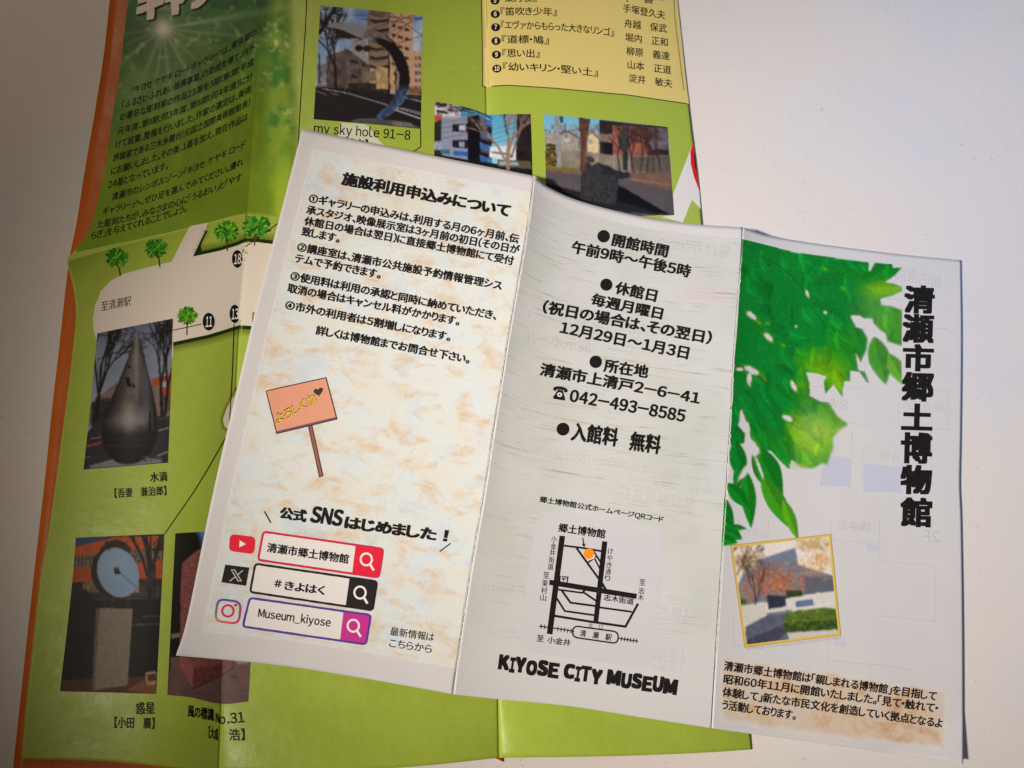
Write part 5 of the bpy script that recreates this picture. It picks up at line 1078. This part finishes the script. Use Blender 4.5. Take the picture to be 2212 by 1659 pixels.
    z = pc.A.copy()
    for _ in range(14):
        zp = np.pad(z, 1, mode='edge'); z = (zp[:-2, 1:-1]+zp[2:, 1:-1]+zp[1:-1, :-2]+zp[1:-1, 2:]+zp[1:-1, 1:-1]*2)/6
    wgt = np.clip((x-640)/120, 0, 1)*np.clip((y-1000)/250, 0, 1)*np.clip((1640-y)/60, 0, 1) + .55*np.clip((x-1000)/200, 0, 1)*np.clip((y-250)/200, 0, 1)*np.clip((1100-y)/100, 0, 1)
    wgt = np.clip(wgt, 0, 1); pc.A = pc.A*(1-wgt) + wgt*np.clip(z*1.45-.35, 0, 1)*(.86+.14*n1)
    pc.mix(wgt*np.clip((n2-.45)*3, 0, 1)*.35, (176, 214, 60))
    pc.A[x > 1394] = 0; pc.A = np.clip(pc.A, 0, 1)
    pc.build('leaf_picture', ML, q3, 2, label='bright green leaves printed down the left side')
leaves()
def wear():
    p = Print(ML)
    S = spline([(1606, 500), (1597, 613), (1586, 758), (1579, 900), (1572, 1010), (1565, 1130), (1554, 1291), (1543, 1470)], 160)
    r = random.Random(3); w = 1.5
    for i in range(len(S)-1):
        w = min(4.2, max(.5, w+r.uniform(-.8, .8))); off = r.uniform(-.6, .8)
        if r.random() < .95: p.stroke('O', [S[i]+[off, 0], S[i+1]+[off+r.uniform(-.6, .6), 0]], w*.6, (232, 234, 228), 4+.01*(i % 3), .9)
    p.build('crease_wear', q3, label='white cracks worn into the fold')
    p = Print(ML); S = spline(K1[:-1], 220)
    for k, (o_, wd, al) in enumerate([(-3.0, 1.0, .35), (-1.4, 1.3, .6), (0.4, 1.1, .6), (1.8, .8, .35), (-2.2, .6, .8)]):
        d_ = 0.0
        for i in range(len(S)-1):
            n_ = max(-1.6, min(1.6, d_+r.uniform(-.7, .7)))
            if r.random() < .8: p.stroke('O', [S[i]+[o_+d_, 0], S[i+1]+[o_+n_, 0]], wd*r.uniform(.5, 1.3), (226, 224, 214) if k != 3 else (188, 186, 176), 4+.1*k, al, rough=.5)
            d_ = n_
    p.build('crease_wear', q2, label='white cracks worn into the fold')
wear()
def vertical_title():
    p = Print(ML)
    for ch, fr, cx, cy, w, h in [('清', 'F', 1508, 406, 206, 186), ('瀬', 'F', 1500, 600, 212, 190), ('市', 'F', 1500, 796, 208, 180), ('郷', 'F', 1497, 990, 214, 194), ('土', 'F', 1492, 1192, 210, 176), ('博', 'F', 1488, 1400, 212, 206), ('物', 'F', 1486, 1612, 212, 194), ('館', 'G', 1486, -52, 214, 196)]:
        p.text(fr, ch, (cx-w/2, cy+h/2-2), (cx+w/2, cy+h/2+4), h+4, INK, .027, None, 0, 4)
    p.build('heading_lettering', q3, label='large black title running down the cover')
vertical_title()
def museum_photo():
    pc = Picture('G', [(262, 182), (580, 146), (905, 108)], [(354, 832), (660, 797), (968, 756)], [(262, 182), (308, 500), (354, 832)], [(905, 108), (936, 430), (968, 756)], 1.7, (228, 222, 220))
    pc.poly([(480, 250), (680, 185), (700, 300), (1000, 390), (1000, 520), (300, 560), (300, 430), (360, 280)], (112, 128, 150), tex=.10, ts=10); pc.poly([(740, 380), (1000, 370), (1000, 560), (740, 560)], (96, 100, 112), tex=.15, ts=12); pc.poly([(300, 440), (400, 430), (420, 560), (310, 570)], (132, 130, 136), tex=.2)
    r = random.Random(8)
    for x0, y0, x1, y1, n, cs in [(270, 180, 470, 350, 180, [(176, 132, 60), (120, 100, 60), (206, 160, 80), (232, 220, 200)]), (690, 120, 900, 200, 130, [(190, 150, 80), (140, 120, 60), (214, 186, 120)]), (720, 200, 960, 390, 150, [(214, 160, 70), (226, 190, 110), (190, 110, 50)]),
                                  (340, 290, 740, 530, 620, [(206, 96, 50), (176, 70, 40), (222, 130, 66), (226, 158, 90), (150, 70, 50), (190, 120, 80), (130, 96, 84)])]:
        for k in range(int(n*1.6)): pc.blob(min(x1, max(x0, r.gauss((x0+x1)/2, (x1-x0)*.27))), min(y1, max(y0, r.gauss((y0+y1)/2, (y1-y0)*.27))), r.uniform(5, 17), r.uniform(4, 12), r.choice(cs), .62, .9, r.uniform(0, 180))
    pc.tree(280, 380, 60, 90, 5, (80, 64, 50), 5, 2, 25); pc.tree(420, 600, 95, 110, 7, (70, 54, 50), 5, 3, 28); pc.tree(400, 600, 70, 100, 5, (70, 54, 50), 4, 5, 28); pc.line([(268, 200), (290, 182)], 5, (20, 18, 18)); pc.line([(262, 215), (278, 186)], 3, (20, 18, 18))
    pc.poly([(490, 500), (620, 510), (620, 590), (500, 600)], (48, 50, 70), tex=.3); pc.poly([(620, 470), (720, 470), (740, 510), (620, 520)], (50, 70, 40), tex=.5, ts=10); pc.blob(330, 545, 30, 24, (60, 90, 36), 1, .4)
    pc.poly([(308, 570), (480, 560), (490, 630), (345, 715)], (206, 206, 202), tex=.05); pc.poly([(480, 600), (620, 575), (615, 525), (830, 485), (1000, 470), (1000, 620), (620, 640), (490, 650)], (214, 214, 212), tex=.05)
    pc.poly([(686, 544), (798, 530), (804, 566), (690, 580)], (58, 84, 132)); pc.line([(700, 556), (790, 545)], 3, (150, 170, 200)); pc.line([(702, 567), (792, 556)], 3, (150, 170, 200)); pc.poly([(490, 620), (660, 602), (660, 615), (490, 636)], (120, 126, 140))
    pc.poly([(345, 715), (490, 636), (660, 615), (640, 800), (354, 840)], (92, 98, 118), tex=.18, ts=20); pc.poly([(352, 800), (600, 700), (640, 730), (560, 805), (356, 835)], (58, 60, 78), .7, .4, 12)
    pc.poly([(610, 640), (680, 610), (880, 585), (1000, 600), (1000, 735), (760, 755), (615, 745), (595, 700)], (84, 112, 40), tex=.35, ts=10); pc.poly([(600, 690), (1000, 660), (1000, 740), (620, 755)], (38, 62, 28), .75, .4, 10)
    for k in range(200): pc.blob(r.uniform(620, 960), r.uniform(600, 735), 7, 5, r.choice([(116, 146, 50), (70, 100, 36), (150, 160, 60), (30, 50, 24)]), .8, .4)
    pc.poly([(625, 752), (960, 730), (965, 760), (640, 800)], (206, 200, 196)); 
    def ex(q):
        q.stroke('G', [(254, 176), (911, 102), (975, 762), (349, 840)], 15, (222, 190, 92), 3.5, closed=True); q.stroke('G', [(246, 168), (918, 94), (984, 770), (342, 850)], 4, (176, 146, 66), 3.7, closed=True)
        for k in range(5): q.stroke('G', [(350+k, 854+k*3), (670, 822+k*3), (988, 778+k*3)], 8, (90, 84, 80), .9+.01*k, .10)
    for _ in range(2):
        zp = np.pad(pc.C, ((1, 1), (1, 1), (0, 0)), mode='edge'); pc.C = (zp[:-2, 1:-1]+zp[2:, 1:-1]+zp[1:-1, :-2]+zp[1:-1, 2:]+zp[1:-1, 1:-1]*3)/7
    pc.build('photo', ML, q3, 3, label='photo of a grey museum building with autumn trees in a yellow frame', extra=ex)
museum_photo()
for s, x0, y0, x1, y1 in [('清瀬市郷土博物館は「親しまれる博物館」を目指して', 198, 1006, 1622, 1212), ('昭和60年11月に開館いたしました。「見て・触れて・', 195, 1094, 1632, 1292), ('体験して」新たな市民文化を創造していく拠点となるよ', 188, 1180, 1662, 1394), ('う活動しております。', 184, 1266, 682, 1340)]:
    Print(ML).text('G', s, (x0, y0), (x1, y1), 68, (36, 26, 28), .020, None, 0, 3).build('text_line', q3)

bpy.data.objects.remove(_co); bpy.data.curves.remove(_cur)
